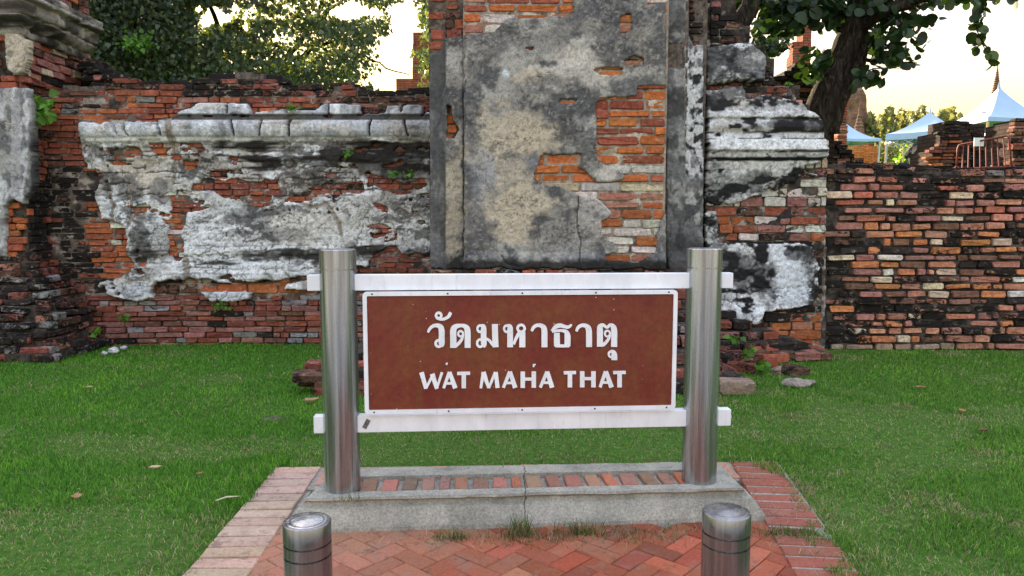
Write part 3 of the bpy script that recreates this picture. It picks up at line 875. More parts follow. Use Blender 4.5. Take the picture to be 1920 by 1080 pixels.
plaster(cp, 'plaster', YC + .14, (1245, -60, 1324, 525), lambda px, py: inCr(px, py) & (px > 1249) & (px < 1320), lambda px, py: reliefC(px, py) * 1.6 - 0.02 * (px > 1285), colourC, seed=5, thick=0.02, back=0.12)

# ------------------------------------------------------------------ moulded wall section right of the pier
YD = 8.15
D_P = [[(1318, 168), (1360, 164), (1398, 163), (1402, 182), (1440, 179), (1505, 192), (1512, 207), (1525, 212), (1538, 225), (1540, 258), (1548, 285), (1548, 297), (1535, 305), (1533, 330), (1505, 328), (1495, 345), (1470, 345), (1455, 360), (1440, 350), (1425, 365), (1400, 375), (1375, 380), (1345, 388), (1318, 385)],
       [(1318, 85), (1400, 80), (1425, 95), (1437, 120), (1432, 150), (1400, 155), (1318, 155)],
       [(1340, 452), (1400, 455), (1445, 455), (1500, 455), (1525, 460), (1538, 500), (1535, 540), (1530, 560), (1512, 575), (1480, 580), (1430, 585), (1428, 600), (1412, 612), (1340, 610)],
       [(1318, 400), (1345, 395), (1345, 470), (1318, 470)]]
D_H = [[(1400, 170), (1475, 170), (1478, 182), (1440, 178), (1402, 186)], [(1505, 312), (1535, 308), (1533, 326), (1508, 324)]]
def inD(px, py):
    wx, wy = warp(px, py, 6, 81)
    m = np.zeros(px.shape, bool)
    for q in D_P: m |= inpoly(wx, wy, q)
    for q in D_H: m &= ~inpoly(wx, wy, q)
    return m
D_PROF = ([80, 100, 150, 160, 165, 180, 208, 212, 222, 224, 232, 240, 249, 251, 261, 263, 283, 285, 297, 299, 305, 318, 345, 360, 450, 455, 540, 560, 575, 590, 600, 612],
          [.02, .05, .06, .03, .02, .04, .07, .10, .11, .08, .12, .13, .10, .09, .10, .14, .15, .11, .12, .06, .08, .05, .02, .01, .0, .015, .015, .035, .04, .07, .09, .09])
def reliefD(px, py):
    r = np.interp(py + (fbm(px / 50, py / 300, 18, 2) - .5) * 3, *D_PROF)
    r = r + ((fbm(px / 22, py / 22, 34, 5) - .5) * 0.034 + (fbm(px / 7, py / 6, 35, 4) - .5) * .022) * np.interp(py, [200, 215, 318, 330], [1, .4, .4, 1]) - crackle(px, py, 37, 30, .02) * 0.02 * np.interp(py, [300, 330], [.3, 1])
    return r
def colourD(px, py):
    c = np.empty(px.shape + (3,)); c[:] = (0.52, 0.53, 0.51)
    c = lerp(c, (0.74, 0.77, 0.77), sst(.46, .6, fbm(px / 30, py / 14, 41, 5)))
    K = (0.022, 0.022, 0.022); W = (0.80, 0.83, 0.84)
    c = blobs(c, px, py, [(1430, 272, 120, 12, W, .9), (1430, 310, 110, 8, W, .7), (1480, 525, 50, 62, (0.70, 0.74, 0.77), .95), (1420, 570, 90, 14, W, .8), (1370, 190, 50, 18, (0.5, 0.48, 0.42), .7), (1470, 200, 40, 10, (0.5, 0.51, 0.5), .8), (1350, 240, 40, 12, (0.45, 0.42, 0.36), .7)], 6, .9)
    ko = fbm(px / 28, py / 16, 92, 5)
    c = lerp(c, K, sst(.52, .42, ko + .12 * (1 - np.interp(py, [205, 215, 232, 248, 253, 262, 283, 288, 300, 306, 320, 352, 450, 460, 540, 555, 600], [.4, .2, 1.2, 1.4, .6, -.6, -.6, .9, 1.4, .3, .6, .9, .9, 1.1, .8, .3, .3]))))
    c = blobs(c, px, py, [(1375, 118, 80, 40, (0.03, 0.03, 0.032), .85), (1410, 120, 40, 22, (0.28, 0.29, 0.29), .6), (1380, 500, 46, 46, K, .75), (1500, 240, 50, 14, K, .85), (1450, 236, 60, 10, K, .6), (1340, 192, 20, 14, K, .8), (1400, 345, 40, 20, K, .6), (1350, 350, 30, 30, K, .5), (1440, 530, 18, 50, K, .7), (1515, 500, 18, 30, (0.1, 0.1, 0.1), .7)], 16, 1.3, 1 / 18.)
    yy = py + (fbm(px / 40, py / 200, 19, 2) - .5) * 4
    for y0, y1, col, am in ((211, 222, (0.66, 0.68, 0.66), .8), (250, 261, (0.66, 0.68, 0.67), .8), (263, 283, (0.80, 0.83, 0.83), .9), (287, 296, (0.55, 0.56, 0.54), .6), (303, 316, (0.76, 0.78, 0.77), .8)):
        c = lerp(c, col, sst(y0 - 1, y0 + 1, yy) * sst(y1 + 1, y1 - 1, yy) * am * sst(.34, .46, fbm(px / 22, py / 9, 47, 4)))
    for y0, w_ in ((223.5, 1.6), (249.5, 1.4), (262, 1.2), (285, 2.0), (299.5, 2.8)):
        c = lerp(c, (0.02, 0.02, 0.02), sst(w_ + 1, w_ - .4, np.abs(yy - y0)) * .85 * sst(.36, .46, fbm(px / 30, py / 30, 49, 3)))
    c = lerp(c, (0.03, 0.03, 0.03), grime(px, py, 151, .55, .63) * .85)
    c = lerp(c, (0.02, 0.02, 0.02), crackle(px, py, 37, 30, .02) * .85 * np.interp(py, [205, 300, 330], [.2, .2, 1]))
    c = blobs(c, px, py, [(1485, 525, 34, 50, (0.68, 0.73, 0.77), .8)], 66, .9)
    return c
dw = thing('moulded_wall_section', 'short wall end with broken white stucco mouldings and blackened plaster under the leaning tree', 'wall', (X_(1430, YD), YD, 0)); dw['kind'] = 'thing'
TOP_D = poly_top([(1300, -40), (1322, -30), (1330, -5), (1362, -5), (1370, 35), (1395, 42), (1405, 78), (1432, 88), (1440, 112), (1446, 150), (1480, 152), (1495, 175), (1510, 200), (1530, 235), (1545, 255), (1550, 300), (1570, 310)])
core_columns(dw, X_(1322, YD, 400), X_(1545, YD, 400), YD + 0.035, 9.3, -0.15, TOP_D, M['core_dark'], seed=8, step=.1)
def okD(px, py, L, h):
    if py - h * .45 < TOP_D(px) + 3 * math.sin(px * .3): return False
    if px < 1322 or px > 1560: return False
    return margin_ok(inD)(px, py, L, h)
def colD(px, py, r):
    if py < 90: return pick(r, [(4, CHAR, .8), (3, BROWN, .8), (2, PINK, .5), (1, RED, .5)])
    if py < 165: return pick(r, [(3, CHAR, .8), (3, BROWN, .7), (2, RED, .6)])
    if py < 210: return pick(r, [(3, SALMON, .5), (2, BROWN, .7), (2, RED, .5)])
    if py < 385: return pick(r, [(4, LIME, .4), (2, CREAM, .4), (2, PINK, .5), (1, CHAR, .6)])
    if py < 452: return pick(r, [(4, DEEP, .25), (3, ORANGE, .2), (2, PINK, .4), (1.4, LIME, .4), (1, BROWN, .6)])
    if py > 580 and px > 1410: return pick(r, [(5, ORANGE, .1), (2, SALMON, .2), (1.5, BROWN, .6), (.8, CHAR, .7)])
    return pick(r, [(3, CHAR, .8), (3, BROWN, .7), (2, RED, .5)])
nD = face_bricks(dw, (0, YD), 0, X_(1322, YD, 400), X_(1549, YD, 400), courses(-0.06, zat(300, YD), 16.5 / F * YD, 15) + courses(zat(300, YD), zat(-30, YD), 12.5 / F * YD, 16), okD, colD, 17, (0.17, 0.34), proud=0.025, clip=True)
TDx = np.arange(1300, 1600.); TDy = np.array([TOP_D(x) for x in TDx])
mortar(dw, YD, (1318, 0, 1560, 660), lambda px, py: (py > np.interp(px, TDx, TDy) + 9) & (px > 1322) & (px < 1550), (0.10, 0.085, 0.07), (0.34, 0.31, 0.27), (0.03, 0.027, 0.025), 721)
plaster(dw, 'plaster', YD, (1312, 70, 1556, 620), lambda px, py: inD(px, py) & (px > 1321), reliefD, colourD, seed=6)

# ------------------------------------------------------------------ right brick wall
YE = 8.25
TOP_E = poly_top([(1540, 300), (1570, 306), (1600, 312), (1680, 311), (1760, 318), (1840, 316), (1880, 312), (1920, 316), (2300, 318)])
ew = thing('brick_wall', 'low wall of black-stained salmon and cream bricks running off beside the moulded wall end', 'wall', (X_(1750, YE), YE, 0)); ew['kind'] = 'thing'
xe0, xe1 = X_(1546, YE, 450), X_(2150, YE, 450)
core_columns(ew, xe0 - .03, xe1, YE + 0.04, 9.2, -0.15, TOP_E, M['core_dark'], seed=9)
def okE(px, py, L, h): return py - h * .4 > TOP_E(px) + 2.5 * math.sin(px * .17) and px - L * .5 > 1528
def colE(px, py, r):
    d = float(fbm(px / 60 + 3, py / 24, 63, 4))
    st = .24 + 2.8 * (d - .47) + (.16 if py > 540 else 0) + (.12 if px < 1640 and py > 480 else 0)
    if py > 648: return pick(r, [(3, (0.33, 0.24, 0.17), .1), (2, SALMON, .2), (1, CREAM, .1)])
    if py < 332: return pick(r, [(2, CHAR, .8), (3, BROWN, .7), (3, SALMON, .55), (1, GREY, .6)])
    if py < 410: c = pick(r, [(4, SALMON, 0), (3, PINK, 0), (2.5, (0.36, 0.125, 0.08), 0), (1.0, CREAM, 0), (.07, (0.18, 0.21, 0.24), 0), (1.2, BROWN, 0)])[0]
    else: c = pick(r, [(4, SALMON, 0), (2.2, (0.43, 0.17, 0.07), 0), (1.3, CREAM, 0), (2.6, PINK, 0), (.6, LIME, 0), (.07, (0.2, 0.23, 0.25), 0), (.7, CHAR, 0), (1.6, BROWN, 0)])[0]
    c = tuple(q * 1.32 for q in c)
    return c, min(.95, max(.12, st + r.uniform(-.12, .12)))
nE = face_bricks(ew, (0, YE), 0, xe0 - .12, xe1 - .1, courses(-0.02, zat(305, YE), 14.2 / F * YE, 25), okE, colE, 27, (0.2, 0.36), joint=0.028, proud=0.03, tilt=0.022)
TEx = np.arange(1500, 2300.); TEy = np.array([TOP_E(x) for x in TEx])
mortar(ew, YE, (1530, 300, 2140, 662), lambda px, py: (py > np.interp(px, TEx, TEy) + 8) & (px > 1532), (0.032, 0.027, 0.023), (0.10, 0.08, 0.065), (0.018, 0.016, 0.015), 731, -0.026, 0.07)
r = random.Random(56)
for i in range(24):
    px = r.uniform(1556, 2050); Yq = r.uniform(8.3, 9.0)
    c, s = pick(r, [(4, CHAR, .8), (3, BROWN, .8), (2, SALMON, .6)])
    put_brick(ew, (P(px, 310, Yq).x, Yq, zat(TOP_E(px), YE) + 0.0), r.uniform(.14, .3), .14, r.uniform(.05, .08), r.uniform(-.4, .4), c, s, r, 0.05)
print('bricks', nL, nC, nD, nE)

# ------------------------------------------------------------------ left corner pier
XG, YG, YGB = P(85, 300, YL).x, 8.23, 9.75            # side plane, front plane, back
gp = thing('corner_pier', 'massive ruined brick corner pier with a moulded stucco cornice and blackened flaring foot', 'pier', (XG - 1, 9.0, 0)); gp['kind'] = 'thing'
ZS0, ZS1 = 1.02, zat(58, YG)                           # shaft
def foot_off(z):                                       # the foot flares towards the ground
    return float(np.interp(z, [-.2, 0.0, 0.25, 0.5, 0.62, 0.85, 1.05], [0.80, 0.78, 0.62, 0.50, 0.36, 0.16, 0.0]))
mb = MB()
mb.box((XG - 3.4, YG + .035, -.2), (XG - .035, YGB, ZS1 + .02))
mb.box((XG - 3.3, YG + .12, ZS1 + .3), (XG + .02, YGB - .1, 5.2))
mb.build('masonry_core', M['core_dark'], gp)
mb = MB()
for z0, z1 in [(-.2, .09), (.09, .2), (.2, .32), (.32, .44), (.44, .55), (.55, .66), (.66, .78), (.78, .9), (.9, 1.0)]:
    o = foot_off((z0 + z1) / 2 + .03) - .05
    mb.box((XG - 3.4, YG - o, z0), (XG + o * .85, YGB - .6, z1))
mb.build('foot_core', M['core_dark'], gp)
def colG(px, py, r):
    if py < 55: return pick(r, [(3, BROWN, .5), (3, PINK, .3), (2, CHAR, .6), (1, ORANGE, .2)])
    if py < 150 and px > 40: return pick(r, [(4, PINK, .35), (2.5, SALMON, .3), (2, DEEP, .25), (2, BROWN, .6), (1.3, CHAR, .7), (1, CREAM, .4)])
    if py > 480: return pick(r, [(4, BROWN, .66), (3, RED, .62), (2.4, GREY, .62), (2, CHAR, .5), (1, SALMON, .6)])
    if py > 350 and px < 90: return pick(r, [(5, ORANGE, .15), (2, DEEP, .3)]) if px < 60 else pick(r, [(5, CHAR, .8), (2, BROWN, .7)])
    return pick(r, [(3, DEEP, .3), (3, BROWN, .6), (2, CHAR, .8), (2, RED, .4)])
G_P = [[(-60, 160), (50, 165), (58, 190), (62, 260), (66, 340), (60, 352), (45, 375), (40, 400), (20, 440), (14, 480), (-60, 490)], [(4, 62), (30, 60), (50, 75), (50, 110), (44, 135), (30, 140), (10, 130)], [(-60, 430), (10, 440), (8, 478), (-60, 480)]]
G_H = [[(8, 388), (28, 376), (46, 392), (46, 470), (10, 478)]]
def inG(px, py):
    wx, wy = warp(px, py, 5, 101)
    m = np.zeros(px.shape, bool)
    for q in G_P: m |= inpoly(wx, wy, q)
    for q in G_H: m &= ~inpoly(wx, wy, q)
    return m
def colourG(px, py):
    c = np.empty(px.shape + (3,)); c[:] = (0.33, 0.33, 0.31)
    c = lerp(c, (0.52, 0.54, 0.55), sst(.46, .6, fbm(px / 22, py / 60, 111, 4)))
    c = lerp(c, (0.12, 0.12, 0.12), sst(.5, .36, fbm(px / 18, py / 30, 112, 4)) * .8)
    c = lerp(c, (0.50, 0.44, 0.33), sst(150, 130, py) * .85)
    c = lerp(c, (0.40, 0.40, 0.41), (np.abs(px - 30) < 9) * sst(165, 200, py) * .7)
    c = lerp(c, (0.02, 0.02, 0.02), sst(46, 60, px + (fbm(px / 9, py / 20, 4, 4) - .5) * 30) * sst(230, 270, py) * .9)
    return lerp(c, (0.03, 0.03, 0.03), crackle(px, py, 117, 30, .02) * .6)
def reliefG(px, py): return (fbm(px / 18, py / 22, 120, 5) - .5) * 0.035 - crackle(px, py, 117, 30, .02) * .012
pg = 0.082
rowsG = courses(ZS0 - .05, ZS1, pg, 31, .18)
face_bricks(gp, (XG, YG), 0, -1.0, 0.0 - .1, rowsG, lambda px, py, L, h: px > -70 and margin_ok(inG)(px, py, L, h), colG, 33, (0.16, 0.3), proud=0.008)
face_bricks(gp, (XG, YG), math.pi / 2, 0.03, YGB - YG - .14, [q for q in rowsG], lambda px, py, L, h: py < 175 or px < 100, colG, 34, (0.17, 0.3), proud=0.045, tilt=0.03, clip=True)
rowsU = courses(ZS1 + .42, 4.6, pg, 35, .2)
face_bricks(gp, (XG, YG + .1), 0, -1.2, -.1, rowsU, lambda px, py, L, h: px > -60 and py > -60, colG, 36, (0.16, 0.3), proud=0.04, off=lambda z: 0.0)
face_bricks(gp, (XG + .05, YG + .1), math.pi / 2, 0.0, YGB - YG - .3, rowsU, lambda px, py, L, h: py > -60, colG, 37, (0.16, 0.3), proud=0.06, tilt=0.03, clip=True)
# the flaring foot, course by course, front and side
for k, (z, h) in enumerate(courses(0.0, 1.05, 0.078, 38, .2)):
    o = foot_off(z)
    face_bricks(gp, (XG + o * .85, YG - o), 0, -2.2, -.06, [(z, h)], lambda px, py, L, hh: px > -80, colG, 200 + k, (0.16, 0.34), proud=0.06, sag=.03, tilt=.05, gap=.06)
    face_bricks(gp, (XG + o * .85, YG - o), math.pi / 2, 0.02, 1.1, [(z, h)], lambda px, py, L, hh: px < 215, colG, 240 + k, (0.16, 0.34), proud=0.06, sag=.03, tilt=.05, gap=.06, clip=True)
plaster(gp, 'plaster', YG, (-40, 40, 90, 495), lambda px, py: inG(px, py) & (px < 64), reliefG, colourG, seed=9, thick=.065, back=.04)
# cornice: a moulded profile carried round the corner
prof = [(0.0, -.06), (0.05, -.05), (0.07, .0), (0.07, .03), (0.10, .04), (0.15, .07), (0.18, .10), (0.18, .125), (0.155, .135), (0.16, .15), (0.20, .16), (0.215, .22), (0.20, .27), (0.185, .28), (0.22, .29), (0.26, .30), (0.265, .335), (0.24, .345), (0.25, .36), (0.26, .40), (0.22, .43), (0.1, .44), (0.0, .44)]
pp = []
for (o0, z0), (o1, z1) in zip(prof[:-1], prof[1:]):
    for q in (0, .5): pp.append((o0 + (o1 - o0) * q, z0 + (z1 - z0) * q))
pp.append(prof[-1])
path = [(-2.6 + .02 * i, None) for i in range(131)]
V = []; Cc = []
na = 131; nb = 86
for i in range(na + nb):
    for o, z in pp:
        if i < na: x = XG - 2.6 + 2.6 * i / (na - 1); x += (o if i == na - 1 else 0); y = YG - o
        else: x = XG + o; y = YG + (YGB - YG - .25) * (i - na + 1) / nb
        V.append((x, y, ZS1 + z))
V = np.array(V)
s_ = np.repeat(np.arange(na + nb) * .02, len(pp)); t_ = np.tile(np.arange(len(pp)), na + nb) * .02
q = (fbm(s_ * 7, t_ * 9, 130, 5) - .5) * .05
wear = sst(.58, .72, fbm(s_ * 4, t_ * 5, 131, 4)) * .05
side = np.repeat(np.arange(na + nb) >= na, len(pp))
V[:, 1] += np.where(side, 0, q + wear); V[:, 0] -= np.where(side, q + wear, 0); V[:, 2] += (fbm(s_ * 2, t_ * 0, 133, 3) - .5) * .04
Cc = np.empty((len(V), 3)); Cc[:] = (0.25, 0.235, 0.205)
Cc = lerp(Cc, (0.42, 0.395, 0.345), sst(.48, .62, fbm(s_ * 4, t_ * 6, 134, 4)))
Cc = lerp(Cc, (0.06, 0.055, 0.05), sst(.5, .36, fbm(s_ * 3, t_ * 9, 135, 5)) * .9)
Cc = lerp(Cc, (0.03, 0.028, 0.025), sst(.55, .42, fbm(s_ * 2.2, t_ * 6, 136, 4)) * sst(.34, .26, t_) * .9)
np_ = len(pp)
I = np.arange(len(V)).reshape(na + nb, np_)
mesh('cornice', V, np.stack([I[:-1, :-1].ravel(), I[1:, :-1].ravel(), I[1:, 1:].ravel(), I[:-1, 1:].ravel()], 1), M['plaster'], gp, True, Cc)
# broken bricks on the slope between pier and wall
r = random.Random(71)
for i in range(60):
    t = r.random(); px = 165 + 90 * t; py = 112 + 46 * t ** .8 + r.uniform(0, 26); Yq = r.uniform(9.0, 9.7)
    c, s = pick(r, [(4, CHAR, .9), (3, BROWN, .8), (1, PINK, .4)])
    q = P(px, py, Yq)
    if q.x < XG + .05: continue
    put_brick(gp, q, r.uniform(.14, .3), .18, r.uniform(.06, .09), r.uniform(-.3, .3), c, s, r, .06)

# ------------------------------------------------------------------ ruined base under the central pier
rb = thing('ruined_footing', 'crumbling stepped base of dark bricks on the grass below the grey pier', 'ruin', (0.4, 7.0, 0)); rb['kind'] = 'thing'
STEPS2 = [(-.1, .10, 1.75, 3.3, 7.55), (.10, .19, 1.75, 3.1, 7.66), (.19, .28, 1.75, 2.85, 7.76), (.28, .37, 1.75, 2.6, 7.86), (.37, .46, 1.75, 2.4, 7.95)]
STEPS = [  # z0, z1, x left, x right, front
    (-.1, .11, -1.66, 2.02, 6.15), (.11, .20, -1.60, 1.84, 6.30), (.20, .30, -1.50, 1.80, 6.42), (.30, .39, -1.30, 1.86, 6.7), (.39, .48, -1.22, 1.90, 6.95), (.48, .57, -1.15, 1.92, 7.15), (.57, .66, -1.10, 1.97, 7.3), (.66, .77, -1.05, 2.0, 7.45), (.77, zat(505, YC), -.92, 1.95, 7.62)]
mb = MB()
for z0, z1, xa, xb, yf in STEPS + STEPS2: mb.box((xa + .05, yf + .05, z0), (xb - .05, 9.0, z1 - .004))
mb.build('masonry_core', M['core_dark'], rb)
def colR(px, py, r): return pick(r, [(3, CHAR, .6), (4, BROWN, .6), (2, PINK, .5), (2, RED, .5), (1.4, DEEP, .3), (1, GREY, .6)])
for k, (z0, z1, xa, xb, yf) in enumerate(STEPS + STEPS2):
    z = (max(z0, 0) + z1) / 2; h = z1 - max(z0, 0)
    face_bricks(rb, (0, yf), 0, xa + .1, xb - .14, [(z, h)], lambda *a: True, colR, 300 + k, (.18, .36), depth=.16, proud=.05, tilt=.04, gap=.04)
    face_bricks(rb, (xb, yf), math.pi / 2, .02, 1.1, [(z, h)], lambda *a: True, colR, 330 + k, (.18, .32), depth=.16, proud=.05, tilt=.05, gap=.05, clip=True)
r = random.Random(81)
for i in range(46):
    if i < 24:
        q = Vector((r.uniform(1.75, 2.8), r.uniform(6.9, 8.0), 0)); q.z = max(.0, (q.y - 6.9) * .26 - max(0, q.x - 2.0) * .16) + r.uniform(-.02, .03)
    else:
        q = Vector((r.uniform(-1.75, -1.3), r.uniform(6.1, 6.8), r.uniform(.0, .2) if r.random() < .5 else .02))
    c, s = colR(0, 0, r)
    put_brick(rb, q, r.uniform(.12, .32), r.uniform(.1, .18), r.uniform(.06, .1), r.uniform(-.6, .6), c, s, r, .12)
# wide kerb brick at its right end
put_brick(rb, (1.9, 6.18, .06), .3, .16, .11, 0, (0.26, 0.19, 0.14), .2, r)

# ------------------------------------------------------------------ brick paving
YAW = R(3.7)
def paver_mesh(name, L, W, H, seed, material):
    r = random.Random(seed); b = .004
    v = []
    for z, k in ((-H, 0), (-b * 1.2, 0), (0, b)):
        for sx, sy in ((-1, -1), (1, -1), (1, 1), (-1, 1)):
            v.append((sx * (L / 2 - k) + r.uniform(-.0015, .0015), sy * (W / 2 - k) + r.uniform(-.0015, .0015), z + (r.uniform(-.0015, .0015) if z == 0 else 0)))
    f = [(8, 9, 10, 11)]
    for a in (0, 4):
        for i in range(4): j = (i + 1) % 4; f.append((a + i, a + j, a + 4 + j, a + 4 + i))
    m = bpy.data.meshes.new(name); m.from_pydata(v, [], f); m.update(); m.materials.append(material)
    return m
def mat_paver(name='clay_paver', node='ShaderNodeObjectInfo'):
    t = NT(name)
    oi = t.new(node); p = t.pos()
    if node == 'ShaderNodeAttribute': oi.attribute_name = 'Col'
    n1 = t.noise(60, 5, .65, p); n2 = t.noise(6, 5, .65, p); n3 = t.noise(190, 3, .6, p)
    c = t.mix(1.0, oi.outputs['Color'], t.ramp(n1, [(.3, .8), (.7, 1.18)]), 'MULTIPLY')
    c = t.mix(t.rng(n2, .50, .68, 0, .5), c, (0.27, 0.18, 0.13))
    c = t.mix(t.rng(t.noise(13, 6, .75, p), .54, .66, 0, .6), c, (0.10, 0.07, 0.05))
    c = t.mix(t.rng(n3, .60, .70, 0, .6), c, (0.05, 0.03, 0.02))
    t.bump(n1, .4, .004)
    return t.base(c, .85, spec=.25)
M['paver'] = mat_paver()
M['paverwork'] = mat_paver('clay_paving', 'ShaderNodeAttribute')
path = mesh('brick_path', [(-1.36, 0.3, -.03), (1.42, 0.3, -.03), (1.42, 3.62, -.03), (-1.36, 3.62, -.03)], [(0, 1, 2, 3)], mat_simple('sand_bed', (0.05, 0.04, 0.03), .95, .4, 60, .5))
path.location = (0, 0, 0); path.data.update()
tag(path, 'red herringbone brick path leading up to the concrete plinth', 'path', kind='structure')
HB = [paver_mesh('brick', .188, .0925, .05, i, M['paver']) for i in range(6)]
r = random.Random(91)
W_ = .0965
th = math.radians(45) + YAW
for i in range(-38, 39):
    for j in range(-38, 39):
        k = (i - j) % 4
        if k == 0: u, v, a = i + 1.0, j + .5, 0            # lying along u over cells i, i+1
        elif k == 2: u, v, a = i + .5, j + 0.0, math.pi / 2   # standing over cells j-1, j
        else: continue
        x = (u * W_) * math.cos(th) - (v * W_) * math.sin(th); y = 2.3 + (u * W_) * math.sin(th) + (v * W_) * math.cos(th)
        yf = 3.43 + .06 * x
        if not (-1.16 + .0 * (y - 3) < x < 1.27 + .1 * (y - 3) and 1.25 < y < yf + .07): continue
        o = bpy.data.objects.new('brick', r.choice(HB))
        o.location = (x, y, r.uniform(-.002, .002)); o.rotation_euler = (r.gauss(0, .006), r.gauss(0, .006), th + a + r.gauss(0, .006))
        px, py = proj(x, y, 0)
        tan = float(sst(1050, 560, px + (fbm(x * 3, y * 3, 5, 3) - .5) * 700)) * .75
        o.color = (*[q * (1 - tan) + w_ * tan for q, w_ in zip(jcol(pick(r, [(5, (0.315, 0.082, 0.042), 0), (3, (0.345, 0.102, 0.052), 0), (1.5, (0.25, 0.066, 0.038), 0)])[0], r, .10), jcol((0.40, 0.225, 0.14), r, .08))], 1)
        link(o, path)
BD = [paver_mesh('brick', .27, .098, .05, 20 + i, M['paver']) for i in range(5)]
CREAMP = (0.46, 0.335, 0.245); REDP = (0.30, 0.10, 0.065)
def border(a, b, n, inward, col, seed):
    r = random.Random(seed)
    a = Vector(a); b = Vector(b); d = (b - a) / n; ang = math.atan2(d.y, d.x) + math.pi / 2
    for i in range(n):
        c = a + d * (i + .5)
        o = bpy.data.objects.new('brick', r.choice(BD)); o.scale = (1, d.length / inward, 1)
        o.location = (c.x, c.y, .006 + r.uniform(-.003, .003)); o.rotation_euler = (r.gauss(0, .008), r.gauss(0, .008), ang + r.gauss(0, .01))
        o.color = (*jcol(col if r.random() < .85 else tuple(q * .8 for q in col), r, .1), 1)
        link(o, path)
mb = MB()                                              # mortar bed under the border
for x0, x1, x2, x3, y0, y1, zt in ((-1.38, -1.09, -1.41, -1.12, .6, 4.33, -.014), (1.235, 1.46, 1.355, 1.63, .6, 4.42, .0015)):
    mb.add([(x0 + .03 * (3 - .6) * (1 if x0 < 0 else -.13 / .03), y0, -.06), (x1 + .03 * 2.4 * (1 if x0 < 0 else -.13 / .03) * .9, y0, -.06), (x3, y1, -.06), (x2, y1, -.06),
            (x0 + .03 * 2.4 * (1 if x0 < 0 else -.13 / .03), y0, zt), (x1 + .03 * 2.4 * (1 if x0 < 0 else -.13 / .03) * .9, y0, zt), (x3, y1, zt), (x2, y1, zt)], [(4, 5, 6, 7), (0, 1, 5, 4), (1, 2, 6, 5), (2, 3, 7, 6), (3, 0, 4, 7)])
mb.add([(-1.3, 3.95, -.06), (1.5, 4.12, -.06), (1.5, 4.43, -.06), (-1.3, 4.31, -.06), (-1.3, 3.95, -.005), (1.5, 4.12, -.005), (1.5, 4.43, -.005), (-1.3, 4.31, -.005)], [(4, 5, 6, 7), (0, 1, 5, 4), (1, 2, 6, 5), (2, 3, 7, 6), (3, 0, 4, 7)])
mb.build('mortar_bed', mat_simple('cement_joint', (0.30, 0.28, 0.24), .95, .35, 40, .5), path)
border((-1.19, 1.2), (-1.28, 4.31), 29, .113, CREAMP, 92)
border((1.14, 1.2), (1.475, 4.41), 30, .122, REDP, 93)
border((-1.12, 4.15), (1.32, 4.26), 23, .112, (0.46, 0.27, 0.19), 94)

# ------------------------------------------------------------------ plinth
pln = thing('concrete_plinth', 'low grey concrete plinth with bricks set in its top under the name sign', 'plinth', (0.05, 3.58, 0))
def ring(z, yf, yb, xl, xr):                           # a turned quadrilateral at height z
    t = math.tan(YAW)
    return [(xl, yf + xl * t, z), (xr, yf + xr * t, z), (xr - .03, yb + xr * t * .9, z), (xl + .05, yb + xl * t * .9, z)]
RG = [ring(-.05, 3.445, 3.895, -1.10, 1.26), ring(.02, 3.448, 3.895, -1.095, 1.255), ring(.105, 3.475, 3.885, -1.03, 1.20), ring(.112, 3.492, 3.885, -1.02, 1.18), ring(.135, 3.498, 3.880, -1.0, 1.16), ring(.148, 3.472, 3.875, -.985, 1.15), ring(.162, 3.475, 3.875, -.98, 1.145)]
def densify(rg, n=40):
    out = []
    for a, b in zip(rg, rg[1:] + rg[:1]):
        a = Vector(a); b = Vector(b)
        for i in range(n): out.append(a + (b - a) * i / n)
    return out
V = []; rr = random.Random(5)
for k, g in enumerate(RG):
    for i, p in enumerate(densify(g)):
        nn = mnoise.noise(Vector((p.x * 9, k * .7, p.y * 9))) * .006 + mnoise.noise(Vector((p.x * 40, k * 3, p.y * 40))) * .003
        V.append((p.x + nn, p.y + nn, p.z + nn * .5))
n = 160; f = []
for k in range(len(RG) - 1):
    for i in range(n): j = (i + 1) % n; f.append((k * n + i, k * n + j, (k + 1) * n + j, (k + 1) * n + i))
# top: rim strip and a sunk bed for the bricks
base = len(V)
inner = densify([(-.80, 3.54 - .80 * math.tan(YAW), .163), (.98, 3.54 + .98 * math.tan(YAW), .163), (.96, 3.75 + .96 * .06, .163), (-.78, 3.75 - .78 * .06, .163)])
V += [tuple(p) for p in inner]; V += [(p.x, p.y, .135) for p in inner]
for i in range(n):
    j = (i + 1) % n
    f.append(((len(RG) - 1) * n + i, (len(RG) - 1) * n + j, base + j, base + i)); f.append((base + i, base + j, base + n + j, base + n + i))
f.append(tuple(base + n + i for i in range(n)))
mesh('body', V, f, M['concrete'], pln)
r = random.Random(95)
IB = [paver_mesh('brick', .075, .17, .05, 40 + i, M['paver']) for i in range(5)]
x = -.76
while x < .95:
    w = r.uniform(.055, .095)
    o = bpy.data.objects.new('brick', r.choice(IB)); o.scale = (w / .085, r.uniform(.9, 1.05), 1)
    y = 3.643 + (x + w / 2) * .063
    o.location = Vector((x + w / 2, y, .158 + r.uniform(-.004, .003))) - pln.location
    o.rotation_euler = (r.gauss(0, .02), r.gauss(0, .02), YAW + r.gauss(0, .03))
    o.color = (*jcol(pick(r, [(4, (0.40, 0.15, 0.075), 0), (3, (0.35, 0.16, 0.105), 0), (1.5, (0.22, 0.14, 0.10), 0), (1.5, (0.40, 0.24, 0.16), 0)])[0], r), 1)
    link(o, pln)
    x += w + .018

